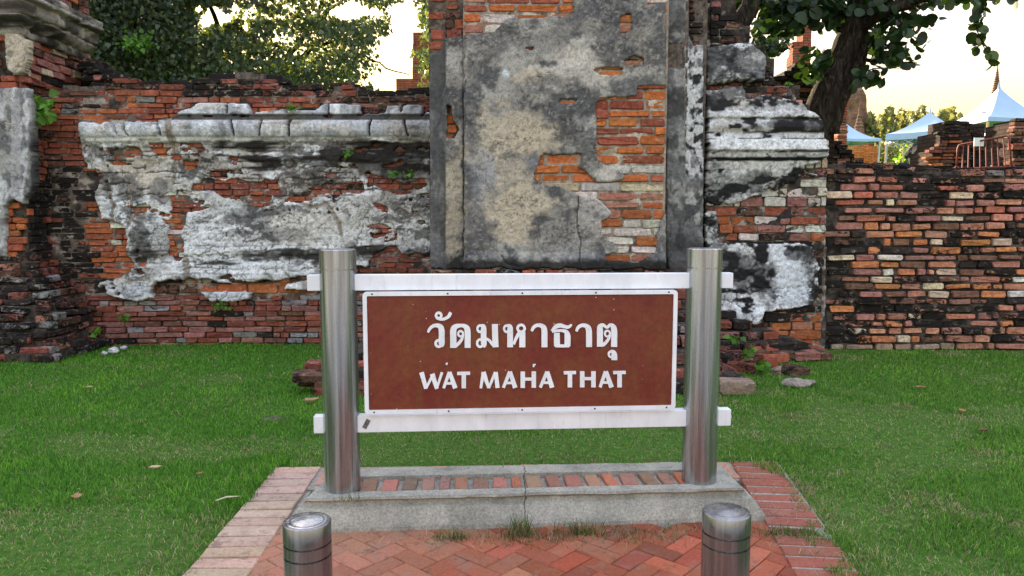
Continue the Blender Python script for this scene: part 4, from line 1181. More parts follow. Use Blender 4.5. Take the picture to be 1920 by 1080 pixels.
# ------------------------------------------------------------------ name sign
SGN = thing('name_sign', 'rusty brown name board with raised white Thai and English letters between two round steel posts', 'sign', (0, 0, 0))
SY0 = 3.60                                             # where the sign plane crosses the view axis
sx_, sy_ = math.cos(YAW), math.sin(YAW)
nrm = Vector((sy_, -sx_, 0))                           # towards the camera
def S(px, py, d=0.0):
    """sign-plane coordinates (s along the board, z) of a photo pixel, on the plane d in front"""
    u = (px - 960) / F; v = (540 - py) / F
    D = Vector((u, CP + v * SP, v * CP - SP))
    O = Vector((0, SY0, 0)) + nrm * d
    k = (O - Vector((0, 0, EYE))).dot(nrm) / D.dot(nrm)
    q = Vector((0, 0, EYE)) + D * k
    return (q - Vector((0, SY0, 0))).dot(Vector((sx_, sy_, 0))), q.z
def SW(s, z, d=0.0):
    q = Vector((0, SY0, z)) + Vector((sx_, sy_, 0)) * s + nrm * d
    return q
def sbox(mb, s0, s1, z0, z1, d0, d1):
    v = [SW(s, z, d) for z in (z0, z1) for s, d in ((s0, d1), (s1, d1), (s1, d0), (s0, d0))]
    mb.add(v, [(0, 3, 2, 1), (4, 5, 6, 7), (0, 1, 5, 4), (1, 2, 6, 5), (2, 3, 7, 6), (3, 0, 4, 7)])
POSTS = []
for pxc, pyt in ((633, 478), (1321, 476)):
    s, zt = S(pxc, pyt)
    POSTS.append(s)
    c = SW(s, 0)
    z0 = .155; zt = zt + .028; Rp = .0872
    post = MB(); post.lathe([(Rp, z0), (Rp, zt - .098), (Rp - .010, zt - .0975), (Rp - .010, zt - .0925), (Rp, zt - .092), (Rp, zt - .004), (Rp - .003, zt - .001), (Rp - .008, zt)], (c.x, c.y, 0), 64)
    po = post.build('post', M['steel'], SGN, True)
    po.modifiers.new('edge', 'EDGE_SPLIT').split_angle = R(40)
zu0, zu1 = S(960, 542)[1], S(960, 513)[1]
zl0, zl1 = S(960, 803)[1], S(960, 772)[1]
for z0, z1, a, b in ((zu0, zu1, 578, 1371), (zl0, zl1, 590, 1367)):
    s0 = S(a, 540 if z0 > .8 else 790)[0]; s1 = S(b, 530 if z0 > .8 else 785)[0]
    m_ = MB(); sbox(m_, s0, s1, z0, z1, -.025, .028)
    m_.build('rail', M['white'], SGN, bevel=.003)
# the board hangs just in front of the rails
DP = .034
p00 = S(684, 775, DP + .02); p11 = S(1271, 545, DP + .02)
s0, z0 = p00[0], p00[1]; s1, z1 = p11
z0, z1 = S(978, 770, DP)[1], S(978, 545, DP)[1]
pm = MB(); sbox(pm, s0 + .004, s1 - .004, z0 + .004, z1 - .004, DP, DP + .012)
panel = pm.build('panel', M['panel'], SGN)
panel['label'] = 'rust-flecked brown sheet with raised white lettering'
fm = MB(); w = .0195
def rrect(s0, s1, z0, z1, r, n=6):
    pts = []
    for cs, cz, a0 in ((s1 - r, z1 - r, 0), (s0 + r, z1 - r, 90), (s0 + r, z0 + r, 180), (s1 - r, z0 + r, 270)):
        for i in range(n + 1):
            a = R(a0 + 90 * i / n); pts.append((cs + r * math.cos(a), cz + r * math.sin(a)))
    return pts
def strip(mb, A, B, d0, d1):
    n = len(A); v = []
    for d in (d0, d1):
        v += [SW(s, z, d) for s, z in A]; v += [SW(s, z, d) for s, z in B]
    f = []
    for i in range(n):
        j = (i + 1) % n
        f += [(2 * n + i, 2 * n + j, 3 * n + j, 3 * n + i), (i, 2 * n + i, 2 * n + j, j)[::-1], (n + i, n + j, 3 * n + j, 3 * n + i)[::-1], (i, j, n + j, n + i)]
    mb.add(v, f)
strip(fm, rrect(s0, s1, z0, z1, .018), rrect(s0 + w, s1 - w, z0 + w, z1 - w, .006), DP - .002, DP + .021)
fr = fm.build('border_frame', M['white'], SGN)
bm = bmesh.new(); bm.from_mesh(fr.data); bmesh.ops.recalc_face_normals(bm, faces=bm.faces); bm.to_mesh(fr.data); bm.free()
for i in range(5):
    for zz in (z0 + w * .5, z1 - w * .5):
        q = SW(s0 + .045 + (s1 - s0 - .09) * i / 4, zz, DP + .021)
        m_ = MB(); m_.tube([q, q + nrm * .002], .0045, 8); m_.build('screw', M['screw'], SGN)

def ribbon(pts, sub=6):
    """outline points of a stroke: (x, y, width) nodes, smoothed"""
    if len(pts) > 2:
        out = []
        for i in range(len(pts) - 1):
            p0 = pts[max(i - 1, 0)]; p1 = pts[i]; p2 = pts[i + 1]; p3 = pts[min(i + 2, len(pts) - 1)]
            for k in range(sub):
                t = k / sub
                out.append(tuple(.5 * ((2 * p1[c]) + (-p0[c] + p2[c]) * t + (2 * p0[c] - 5 * p1[c] + 4 * p2[c] - p3[c]) * t * t + (-p0[c] + 3 * p1[c] - 3 * p2[c] + p3[c]) * t ** 3) for c in range(3)))
        out.append(pts[-1]); pts = out
    L = []; Rr = []
    for i, (x, y, w_) in enumerate(pts):
        a = pts[max(i - 1, 0)]; b = pts[min(i + 1, len(pts) - 1)]
        dx, dy = b[0] - a[0], b[1] - a[1]; l = math.hypot(dx, dy) or 1
        L.append((x - dy / l * w_ / 2, y + dx / l * w_ / 2)); Rr.append((x + dy / l * w_ / 2, y - dx / l * w_ / 2))
    return L, Rr
def letter(strokes, rings, ox, oy, k):
    """one raised letter: strokes and rings in pixels of an enlarged view (origin ox, oy; k times)"""
    mb = MB(); lv = 0
    d0 = DP + .012
    def T(x, y, d): s, z = S(ox + x / k, oy + y / k, DP + .018); return SW(s, z, d)
    for st in strokes:
        L, Rr = ribbon(st)
        lv += 1; d1 = d0 + .0075 + lv * .0004; n = len(L)
        v = [T(x, y, d1) for x, y in L] + [T(x, y, d1) for x, y in Rr] + [T(x, y, d0) for x, y in L] + [T(x, y, d0) for x, y in Rr]
        f = []
        for i in range(n - 1):
            f += [(i, i + 1, n + i + 1, n + i), (2 * n + i, 2 * n + i + 1, i + 1, i), (n + i, n + i + 1, 3 * n + i + 1, 3 * n + i)]
        f += [(0, n, 3 * n, 2 * n), (n - 1, 2 * n - 1, 4 * n - 1, 3 * n - 1)[::-1]]
        mb.add(v, f)
    for cx, cy, rx, ry, w_ in rings:
        lv += 1; d1 = d0 + .0075 + lv * .0004; n = 28
        v = []
        for d in (d1, d0):
            for q in (1, -1):
                for i in range(n):
                    a = 2 * math.pi * i / n; v.append(T(cx + (rx + q * w_ / 2) * math.cos(a), cy + (ry + q * w_ / 2) * math.sin(a), d))
        f = []
        for i in range(n):
            j = (i + 1) % n
            f += [(i, j, n + j, n + i), (i, 2 * n + i, 2 * n + j, j), (n + i, n + j, 3 * n + j, 3 * n + i)]
        mb.add(v, f)
    o = mb.build('letter', M['letter'], panel)
    bm = bmesh.new(); bm.from_mesh(o.data); bmesh.ops.recalc_face_normals(bm, faces=bm.faces); bm.to_mesh(o.data); bm.free()
    return o
K1 = 8.709
A1 = (780, 570, K1); A2 = (960, 570, K1); A3 = (780, 670, 4.8)
letter([[(335, 228, 40), (400, 250, 42), (470, 240, 48), (530, 205, 54), (556, 160, 58), (572, 140, 44)]], [(370, 188, 44, 44, 42)], *A1)
letter([[(195, 464, 36), (225, 405, 48), (275, 362, 54), (340, 350, 62), (395, 372, 84), (418, 430, 96), (419, 540, 96), (419, 650, 96), (405, 690, 60)]], [(372, 645, 52, 52, 42)], *A1)
letter([[(609, 716, 102), (609, 560, 102), (609, 430, 102), (640, 375, 88), (720, 352, 56), (790, 362, 66), (832, 400, 92), (843, 470, 98), (843, 600, 98), (843, 716, 98)], [(772, 500, 34), (748, 575, 46), (700, 640, 52), (640, 690, 56)]], [(728, 486, 40, 44, 34)], *A1)
letter([[(1060, 352, 42), (1100, 372, 80), (1104, 440, 92), (1104, 560, 92), (1106, 660, 92), (1085, 694, 60)], [(1148, 566, 40), (1200, 600, 44), (1262, 670, 60)], [(1288, 330, 98), (1292, 520, 98), (1300, 705, 98)]], [(1046, 404, 42, 52, 38), (1046, 640, 48, 58, 40)], *A1)
letter([[(1490, 350, 42), (1532, 375, 84), (1537, 450, 94), (1537, 590, 94), (1537, 706, 94)], [(1596, 660, 40), (1625, 580, 48), (1668, 500, 54), (1690, 470, 50)], [(1736, 455, 96), (1736, 580, 98), (1736, 706, 100)]], [(1482, 404, 44, 52, 38), (1716, 398, 58, 56, 42)], *A1)
letter([[(322, 445, 40), (350, 385, 50), (405, 350, 54), (465, 350, 64), (515, 385, 88), (529, 450, 96), (530, 580, 96), (530, 706, 96)]], [], *A2)
letter([[(655, 448, 50), (690, 395, 56), (740, 360, 70), (800, 352, 66), (860, 370, 56), (915, 378, 50), (955, 355, 40), (975, 332, 22)], [(655, 455, 34), (740, 436, 40), (830, 436, 50), (890, 462, 72), (906, 520, 96), (906, 600, 96), (904, 690, 96)], [(733, 470, 90), (733, 580, 96), (735, 690, 94)], [(705, 684, 44), (820, 685, 46), (935, 684, 44)]], [], *A2)
letter([[(1050, 447, 40), (1078, 388, 50), (1130, 352, 54), (1190, 352, 64), (1240, 385, 88), (1257, 450, 96), (1258, 580, 96), (1258, 702, 96)]], [], *A2)
letter([[(1436, 696, 96), (1436, 560, 96), (1436, 420, 96), (1440, 370, 80), (1490, 345, 54), (1550, 382, 44), (1605, 345, 54), (1652, 372, 84), (1668, 440, 98), (1668, 580, 98), (1667, 700, 98)], [(1604, 500, 30), (1580, 565, 42), (1535, 625, 50), (1480, 676, 56)]], [(1558, 484, 42, 48, 32)], *A2)
letter([[(1600, 775, 36), (1650, 785, 70), (1669, 830, 94), (1670, 916, 94)]], [(1618, 822, 38, 44, 36)], *A2)
def flat(*segs): return [[a, b] for a, b in segs]
letter(flat(((50, 136, 42), (90, 282, 34)), ((90, 280, 22), (150, 160, 24)), ((146, 150, 44), (188, 282, 34)), ((186, 280, 22), (234, 136, 24))), [], *A3)
letter(flat(((248, 278, 26), (300, 134, 30)), ((302, 134, 34), (354, 278, 42)), ((274, 234, 22), (340, 234, 22))), [], *A3)
letter(flat(((370, 146, 28), (487, 143, 28)), ((430, 140, 40), (430, 278, 40))), [], *A3)
letter(flat(((583, 278, 24), (606, 134, 30)), ((606, 134, 44), (655, 276, 26)), ((655, 276, 22), (714, 134, 26)), ((718, 134, 36), (734, 275, 38))), [], *A3)
letter(flat(((786, 274, 26), (844, 130, 32)), ((846, 130, 36), (893, 274, 42)), ((815, 230, 22), (880, 230, 22))), [], *A3)
letter(flat(((961, 130, 40), (961, 275, 40)), ((1060, 128, 40), (1060, 273, 40)), ((965, 196, 26), (1060, 196, 26))), [], *A3)
letter(flat(((1118, 272, 26), (1180, 130, 32)), ((1182, 130, 36), (1225, 272, 42)), ((1150, 228, 22), (1212, 228, 22))), [], *A3)
letter(flat(((1330, 140, 28), (1440, 137, 28)), ((1385, 134, 40), (1385, 270, 40))), [], *A3)
letter(flat(((1496, 127, 40), (1496, 270, 40)), ((1597, 127, 40), (1597, 270, 40)), ((1500, 192, 26), (1597, 192, 26))), [], *A3)
letter(flat(((1656, 270, 26), (1707, 128, 32)), ((1710, 128, 36), (1760, 270, 42)), ((1680, 226, 22), (1745, 226, 22))), [], *A3)
letter(flat(((1775, 138, 28), (1888, 136, 28)), ((1832, 132, 40), (1832, 270, 40))), [], *A3)
letter(flat(((1058, 88, 14), (1060, 62, 18)), ((1060, 66, 10), (1078, 66, 10))), [], *A3)
letter(flat(((272, 66, 20), (282, 50, 12))), [], *A3)
# worn sticker on the lower rail
q0 = S(687, 795, .03); m_ = MB()
a = R(62); c_, s__ = math.cos(a), math.sin(a)
v = [SW(q0[0] + x * c_ - y * s__, q0[1] + x * s__ + y * c_, d) for d in (.0285, .0305) for x, y in ((-.024, -.011), (.024, -.011), (.024, .011), (-.024, .011))]
m_.add(v, [(4, 5, 6, 7), (0, 1, 5, 4), (1, 2, 6, 5), (2, 3, 7, 6), (3, 0, 4, 7)])
m_.build('sticker', mat_simple('worn_foil', (0.12, 0.11, 0.10), .5, .5, 60), SGN)

# ------------------------------------------------------------------ bollards
for px, py, lab in ((575.5, 976, 'short round steel bollard with bright domed top in front of the left sign post'), (1362.5, 958, 'short round steel bollard with darker grey top in front of the right sign post')):
    zt = .47
    c = G(px, py, zt); Rb = .5 * 92 / F * c.y / CP * .995
    t_ = thing('steel_bollard', lab, 'bollard', (c.x, c.y, 0), 'steel bollards at the edge of the brick path')
    m_ = MB()
    g1, g2 = zt - .072, zt - .115
    m_.lathe([(Rb, 0), (Rb, g2 - .0035), (Rb - .012, g2 - .0035), (Rb - .012, g2 + .003), (Rb, g2 + .0035), (Rb, g1 - .0035), (Rb - .012, g1 - .0035), (Rb - .012, g1 + .003), (Rb, g1 + .0035), (Rb, zt - .004), (Rb - .002, zt - .001), (Rb - .006, zt)], (c.x, c.y, 0), 64)
    o = m_.build('tube', M['steel_dark'], t_, True); o.modifiers.new('edge', 'EDGE_SPLIT').split_angle = R(40)
    m_ = MB(); m_.lathe([(Rb - .012, zt - .001), (Rb - .016, zt + .0015), (Rb * .7, zt - .001), (Rb * .55, zt + .003), (Rb * .3, zt + .0065), (.004, zt + .008)], (c.x, c.y, 0), 48)
    m_.build('cap', M['steel_bright'] if px < 900 else M['steel_dark'], t_, True)

# ------------------------------------------------------------------ grass
def blades(name, X, Y, Z, H, Wd, cols, lean, seed, parent=None, material=None):
    g = np.random.default_rng(seed); n = len(X)
    a = g.uniform(0, 2 * np.pi, n); t = g.uniform(0, 2 * np.pi, n)
    wx, wy = np.cos(a) * Wd / 2, np.sin(a) * Wd / 2
    lx, ly = np.cos(t) * lean * H, np.sin(t) * lean * H
    V = np.empty((n, 5, 3))
    V[:, 0] = np.stack([X - wx, Y - wy, Z], 1); V[:, 1] = np.stack([X + wx, Y + wy, Z], 1)
    V[:, 2] = np.stack([X + wx * .75 + lx * .35, Y + wy * .75 + ly * .35, Z + H * .55], 1); V[:, 3] = np.stack([X - wx * .75 + lx * .35, Y - wy * .75 + ly * .35, Z + H * .55], 1)
    V[:, 4] = np.stack([X + lx, Y + ly, Z + H * np.sqrt(np.clip(1 - lean ** 2 * .6, .15, 1))], 1)
    b = (np.arange(n) * 5)[:, None]
    T = np.concatenate([b + np.array([[0, 1, 2]]), b + np.array([[0, 2, 3]]), b + np.array([[3, 2, 4]])])
    C = np.repeat(cols, 5, 0).reshape(n, 5, 3).copy(); C[:, :2] *= .75
    return mesh(name, V.reshape(-1, 3), T, material or M['grass'], parent, False, C.reshape(-1, 3))
M['grass'] = mat_vcol('grass_blade', .55, .12, 14, 0, .3)
def paved(X, Y):
    e = (fbm(X * 11, Y * 11, 3, 3) - .5) * .26 - .035
    left = -1.41 - .01 * (Y - 3) - e * .7; right = 1.43 + .13 * (Y - 3.1) * .93 + e
    return (X > left) & (X < right) & (Y < 4.33 + .045 * X + e)
def footing(X, Y):
    return ((Y > 6.1) & (X > -1.68) & (X < 1.95)) | ((Y > 7.9) & (X > 1.9) & (X < 3.0)) | ((X < XG + .55) & (Y > YG - .62)) | (Y > 8.22) & (X > 0) | (Y > 8.58)
N = 1500000
gx = nrg.uniform(-8.2, 8.2, N); gy = nrg.uniform(1.3, 8.6, N)
gy = 1.3 + (gy - 1.3)
dens = np.clip((3.3 / gy) ** 1.25, .10, 1.0)
wear = fbm(gx * 1.1 + 9, gy * 1.5 + 4, 71, 4)
dry = fbm(gx * 2.3 + 2, gy * 2.6, 72, 4)
spot = np.exp(-(((gx - 2.45) / .9) ** 2 + ((gy - 4.6) / .7) ** 2)) * .16 + np.exp(-(((gx + 1.9) / .5) ** 2 + ((gy - 2.9) / .5) ** 2)) * .10 + np.exp(-(((gx - .9) / .8) ** 2 + ((gy - 4.9) / .35) ** 2)) * .16
wear = wear - .05 * sst(.5, -1.5, gx) * sst(3.2, 4.2, gy) + spot * 1.6 + np.exp(-(((gx - 3.6) / .6) ** 2 + ((gy - 5.6) / .4) ** 2)) * .14 + np.exp(-(((gx + 2.9) / .35) ** 2 + ((gy - 4.9) / .2) ** 2)) * .2
keep = (nrg.random(N) < dens * .72 * (1 - .6 * sst(.56, .74, wear))) & (np.abs(gx) < .74 * gy + .9) & ~paved(gx, gy) & ~footing(gx, gy)
gx, gy, wear, dry = gx[keep], gy[keep], wear[keep], dry[keep]
n = len(gx); print('blades', n)
tall = fbm(gx * 3.2, gy * 3.2, 73, 3)
edge_ = sst(.30, .05, np.abs(np.abs(gx - .03) - 1.5)) * (gy < 4.7)
H = nrg.uniform(.018, .040, n) * (1 + .45 * edge_) * (.6 + .9 * tall) * (1 - .35 * sst(.5, .7, wear))
Wd = nrg.uniform(.0028, .0046, n) * (1 + .16 * np.clip(gy - 3, 0, 6))
u = nrg.random(n)
gc = np.empty((n, 3)); gc[:] = (0.120, 0.325, 0.026)
lushl = sst(1.0, -2.0, gx)
gc = lerp(gc, (0.165, 0.310, 0.044), (1 - lushl) * .8)
gc = lerp(gc, (0.23, 0.49, 0.045), sst(.5, .8, fbm(gx * 1.6, gy * 1.6, 74, 3)) * .6 + .25 * (u > .6))
gc = lerp(gc, (0.040, 0.170, 0.018), (nrg.random(n) < .38) * .9)
pd = np.clip(.035 + .55 * sst(.52, .72, wear) + .45 * sst(.56, .72, dry) * (1 - .6 * lushl), 0, .85)
isdry = nrg.random(n) < pd
gc = np.where(isdry[:, None], np.array([(0.40, 0.35, 0.18)]) * nrg.uniform(.6, 1.25, (n, 1)), gc)
gc *= nrg.uniform(.7, 1.3, (n, 1))
grass = blades('grass', gx, gy, np.where(sst(.22, .0, np.abs(np.abs(gx - .03) - 1.42)) * (gy < 4.6) > .1, np.maximum(gz(gx, gy), .0), gz(gx, gy) - .002), H, Wd, gc, np.where(isdry, nrg.uniform(.6, 1.1, n), nrg.uniform(.15, .95, n)), 75)
tag(grass, 'short green lawn grass with dry straw coloured patches', 'grass', kind='stuff')

# tufts along the foot of the plinth
def tuft(px, py, n, h, label, seed, spread=.05, dryness=.35, z=0.0, Y=None, straw=0):
    g = np.random.default_rng(seed); c = G(px, py, z) if Y is None else P(px, py, Y)
    X = c.x + g.normal(0, spread, n); Yv = c.y + g.normal(0, spread * .35, n)
    col = np.where((g.random(n) < dryness)[:, None], np.array([(0.30, 0.25, 0.13)]), np.array([(0.09, 0.17, 0.035)])) * g.uniform(.6, 1.3, (n, 1))
    o = blades('grass_tuft', X, Yv, np.full(n, c.z - .004), h * g.uniform(.3, 1.0, n), np.full(n, .004), col, g.uniform(.2, .9, n), seed)
    return tag(o, label, 'grass tuft', 'weeds at the foot of the plinth', 'stuff')
tuft(850, 1010, 130, .075, 'low weedy tuft left of the crack in the plinth front', 1, .06)
tuft(975, 1006, 130, .14, 'tallest wispy tuft by the vertical crack in the plinth front', 2, .035)
tuft(1088, 1001, 120, .11, 'wispy green tuft under the right half of the plinth front', 3, .05)
tuft(1000, 1010, 300, .045, 'matted dry grass along the middle of the plinth foot', 4, .14, .7)
tuft(1190, 1003, 300, .045, 'matted dry grass along the right part of the plinth foot', 5, .16, .6)
tuft(1475, 1002, 260, .06, 'green weed strip between the plinth corner and red border bricks', 6, .07, .3)
tuft(1270, 800, 90, .05, 'dry weeds on the grass behind the right sign post', 7, .10, .6)
tuft(656, 936, 24, .05, 'dry weed sprig at the base of the left sign post', 8, .03, .6, .165)
tuft(905, 896, 60, .025, 'thin grass growing in the joint behind the plinth bricks', 9, .2, .5, .16)

# dry clippings blown over the bricks
g = np.random.default_rng(88); n = 420
lx = np.concatenate([g.normal(1.33, .10, n // 2), g.uniform(-1.0, 1.2, n // 2)]); ly = np.concatenate([g.uniform(2.9, 4.3, n // 2), 3.41 - np.abs(g.normal(0, .13, n // 2))])
ly = np.where(lx < 1.2, ly + .06 * lx, ly)
cl_o = blades('grass_clippings', lx, ly, np.full(len(lx), .008), g.uniform(.02, .07, len(lx)), np.full(len(lx), .0028), np.array([(0.42, 0.34, 0.2)]) * g.uniform(.5, 1.3, (len(lx), 1)), np.full(len(lx), 1.25), 89)
tag(cl_o, 'dry grass clippings scattered over the paving bricks', 'clippings', kind='stuff')

# ------------------------------------------------------------------ fallen leaves, stones
def curled_leaf(px, py, size, rot, col, label, seed, name='fallen_leaf'):
    r = random.Random(seed); c = G(px, py, .03); nn = 9
    V = []; f = []
    for i in range(nn):
        t = i / (nn - 1); wv = math.sin(math.pi * t ** .8) * .32 * size
        for k in (-1, -.5, 0, .5, 1):
            x = (t - .5) * size; y = k * wv; z = .28 * size * (t - .5) ** 2 * 2 + (k * k) * wv * .55 + r.uniform(-.002, .002)
            V.append((c.x + x * math.cos(rot) - y * math.sin(rot), c.y + x * math.sin(rot) + y * math.cos(rot), float(gz(c.x, c.y)) + .022 + z))
    for i in range(nn - 1):
        for k in range(4): f.append((i * 5 + k, i * 5 + k + 1, (i + 1) * 5 + k + 1, (i + 1) * 5 + k))
    cc = np.array([jcol(col, r, .12) for _ in V])
    o = mesh(name, V, f, M['leafcol'], None, True, cc)
    return tag(o, label, 'leaf', 'dry leaves fallen on the lawn')
curled_leaf(291, 870, .075, .5, (0.55, 0.42, 0.26), 'pale curled dry leaf on the grass, larger of the two left of the plinth', 1)
curled_leaf(374, 881, .045, 1.2, (0.42, 0.22, 0.11), 'small brown dry leaf on the grass nearest the cream border bricks', 2)
curled_leaf(143, 923, .085, 2.2, (0.42, 0.24, 0.13), 'rounded tan dry leaf on the grass closest to the left edge', 3)
curled_leaf(1727, 723, .10, .2, (0.36, 0.20, 0.10), 'flat brown dry leaf on the lawn nearest the right brick wall', 4)
curled_leaf(1804, 766, .085, 1.4, (0.46, 0.24, 0.11), 'upright orange brown dry leaf on the right lawn', 5)
curled_leaf(1846, 804, .10, .4, (0.16, 0.09, 0.05), 'dark brown dry leaf on the right lawn by the picture edge', 6)
curled_leaf(1707, 757, .045, .9, (0.30, 0.18, 0.09), 'tiny brown leaf scrap on the lawn below the right brick wall', 7)
curled_leaf(167, 722, .07, .3, (0.5, 0.38, 0.24), 'pale dry leaf on the grass below the blackened pier foot', 8)
curled_leaf(585, 748, .14, .9, (0.42, 0.30, 0.17), 'two-lobed tan dry leaf beside the left steel post', 9)
q = G(425, 936, .03); m_ = MB(); m_.tube([q + Vector((-.05, -.02, .0)), q + Vector((0, 0, .012)), q + Vector((.055, .03, .005))], [.003, .005, .002], 6)
o = m_.build('straw', mat_simple('dry_straw', (0.6, 0.53, 0.36), .8), None); tag(o, 'dry pale straw lying on the grass beside the cream border bricks', 'straw')
def stone(px, py, Y, size, col, label, seed, flat_=.6, name='stone', group=None):
    c = P(px, py, Y); bm = bmesh.new(); bmesh.ops.create_icosphere(bm, subdivisions=3, radius=1)
    for v in bm.verts:
        k = 1 + .35 * mnoise.noise(v.co * 1.3 + Vector((seed * 7, 0, 0))) + .14 * mnoise.noise(v.co * 4 + Vector((0, seed, 0)))
        v.co = Vector((v.co.x * k * size, v.co.y * k * size * .8, v.co.z * k * size * flat_)) + c
    m = bpy.data.meshes.new(name); bm.to_mesh(m); bm.free()
    m.materials.append(mat_simple(name + '_mat', col, .95, .5, 25, .8))
    o = link(bpy.data.objects.new(name, m)); return tag(o, label, 'stone', group)
stone(213, 657, 8.05, .06, (0.5, 0.5, 0.5), 'white plaster lump on the soil at the foot of the corner pier', 1)
stone(232, 652, 8.2, .04, (0.45, 0.45, 0.45), 'small white plaster crumb right of the larger lump by the corner pier', 2)
stone(196, 662, 7.95, .035, (0.42, 0.41, 0.4), 'small grey crumb left of the plaster lump by the corner pier', 3)
stone(1495, 719, 6.5, .13, (0.25, 0.22, 0.18), 'half buried mossy stone in the grass right of the crumbling footing', 4, .4)
stone(1468, 694, 7.05, .10, (0.30, 0.22, 0.17), 'flat brown stone in the grass at the end of the crumbling footing', 5, .35)
stone(515, 786, 5.45, .10, (0.10, 0.085, 0.06), 'bare soil lump in the lawn left of the sign', 6, .18)
stone(1693, 311, 8.7, .075, (0.02, 0.02, 0.022), 'black crumpled bag lying on the head of the right brick wall', 7, .6)  # lumpy shape made for a black bag on the wall
stone(1655, 311, 8.6, .06, (0.16, 0.15, 0.14), 'grey stone lying on the right brick wall left of the black bag', 8, .5)

# ------------------------------------------------------------------ leaves and trees
def leaf_cloud(name, pos, size, parent, material, seed, droop=.7, shape='heart', shade=None, face=0.0):
    g = np.random.default_rng(seed); n = len(pos); pos = np.asarray(pos)
    if shape == 'heart': tp = np.array([(0, 0, 0), (-.36, .10, .06), (-.46, .42, .10), (0, 1.12, -.06), (.46, .42, .10), (.36, .10, .06)])
    else: tp = np.array([(0, 0, 0), (-.26, .08, .05), (-.45, .30, .09), (-.48, .58, .10), (-.32, .84, .06), (0, 1.0, -.02), (.32, .84, .06), (.48, .58, .10), (.45, .30, .09), (.26, .08, .05)])
    d = g.normal(0, 1, (n, 3)); d[:, 2] = d[:, 2] * .6 - droop * 1.6
    d /= np.linalg.norm(d, axis=1, keepdims=True)
    q = g.normal(0, 1, (n, 3)); q[:, 1] -= face * 2.5
    s = np.cross(d, q); s /= np.linalg.norm(s, axis=1, keepdims=True)
    m = np.cross(s, d)
    sz = size * g.uniform(.6, 1.25, n)
    V = pos[:, None, :] + sz[:, None, None] * (tp[None, :, 0:1] * s[:, None, :] + tp[None, :, 1:2] * d[:, None, :] + tp[None, :, 2:3] * m[:, None, :])
    K = len(tp); b = (np.arange(n) * K)[:, None]
    T = np.concatenate([b + np.array([[0, i, i + 1]]) for i in range(1, K - 1)])
    w = (shade if shade is not None else g.random(n) ** 1.6)
    C = np.repeat(np.clip(w, 0, 1), K)[:, None] * np.ones((1, 3))
    return mesh(name, V.reshape(-1, 3), T, material, parent, False, C)
def limb(parent, pts, r0, r1, name='branch', n=9, wob=.05, seed=0):
    pts = [Vector(p) for p in pts]; out = []; rad = []
    r = random.Random(seed); m = len(pts) - 1
    for i in range(m):
        for k in range(5):
            t = (i + k / 5) / m; p = pts[i].lerp(pts[i + 1], k / 5)
            out.append(p + Vector((r.uniform(-1, 1), r.uniform(-1, 1), r.uniform(-1, 1))) * wob); rad.append(r0 + (r1 - r0) * t)
    out.append(pts[-1]); rad.append(r1)
    mb = MB(); mb.tube(out, rad, n); return mb.build(name, M['bark'], parent, True)
M['leaf_far'] = mat_leaf('bodhi_leaf', (0.030, 0.056, 0.034), (0.15, 0.20, 0.12), .30, (1.8, 1.65, .4))
M['leaf_big'] = mat_leaf('broad_leaf', (0.007, 0.020, 0.008), (0.030, 0.066, 0.016), .16, (2.2, 2.0, .5))

lt = thing('bodhi_tree', 'dense leafy fig tree behind the left wall with the low sun shining through its leaves', 'tree', (-5.0, 14.0, 2.0))
limb(lt, [(-5.0, 15.2, 1.9), (-5.0, 15.1, 3.2), (-4.6, 15.2, 4.6)], .42, .26, 'trunk', 12)
limb(lt, [(-4.7, 15.2, 4.2), (-3.9, 14.9, 4.8), (-3.2, 14.7, 5.0)], .07, .02, seed=1)
limb(lt, [(-4.7, 15.2, 4.4), (-4.0, 15.4, 5.4), (-3.3, 15.3, 5.9)], .06, .02, seed=2)
limb(lt, [(-4.9, 15.1, 3.4), (-6.3, 14.6, 4.3), (-7.4, 14.4, 4.6)], 0.077, 0.020, seed=3)
limb(lt, [(-4.9, 15.1, 4.0), (-5.6, 14.2, 5.2), (-5.8, 14.0, 6.4)], 0.066, 0.015, seed=4)
limb(lt, [(-3.4, 14.8, 4.9), (-2.6, 14.2, 4.4), (-1.9, 14.0, 4.1)], 0.028, 0.007, seed=5)
N = 400000
px = nrg.uniform(90, 860, N); py = nrg.uniform(-300, 200, N); dep = nrg.uniform(11.4, 15.4, N)
cl = fbm(px / 34 + dep * .9, py / 26, 201, 4); big = fbm(px / 95, py / 75, 202, 3)
lim = np.interp(px, [150, 330, 380, 430, 560, 620, 700, 740, 765, 800, 830], [.22, .29, .40, .43, .455, .48, .50, .565, .56, .43, .55])
lim = lim + np.interp(py, [-300, -100, -40, 60, 110, 150, 190], [.10, 0, -.02, 0, .0, .02, .06]) * (px > 350)
for hx, hy, hr, a in ((402, 20, 13, .6), (385, 38, 9, .5), (425, 32, 9, .5), (412, 42, 7, .4), (372, 12, 7, .4), (440, 14, 7, .4), (462, 48, 8, .35), (765, 60, 30, .2), (735, 90, 25, .18), (700, 120, 30, .14), (600, 140, 30, .12), (540, 105, 20, .08), (168, 45, 9, .5), (350, 8, 8, .2), (655, 20, 26, .1), (760, 15, 26, .2), (470, 150, 22, .1)):
    lim = lim + a * np.exp(-(((px - hx) / hr) ** 2 + ((py - hy) / hr) ** 2))
keep = (cl * .55 + big * .45 > lim) & (nrg.random(N) < np.interp(px, [150, 360, 500, 800], [.60, .36, .25, .22])) & ((py < 195) | (px < 300))
px, py, dep = px[keep], py[keep], dep[keep]
kk = dep / (CP + (540 - py) / F * SP); LX = (px - 960) / F * kk; LZ = EYE + ((540 - py) / F * CP - SP) * kk
print('left tree leaves', len(px))
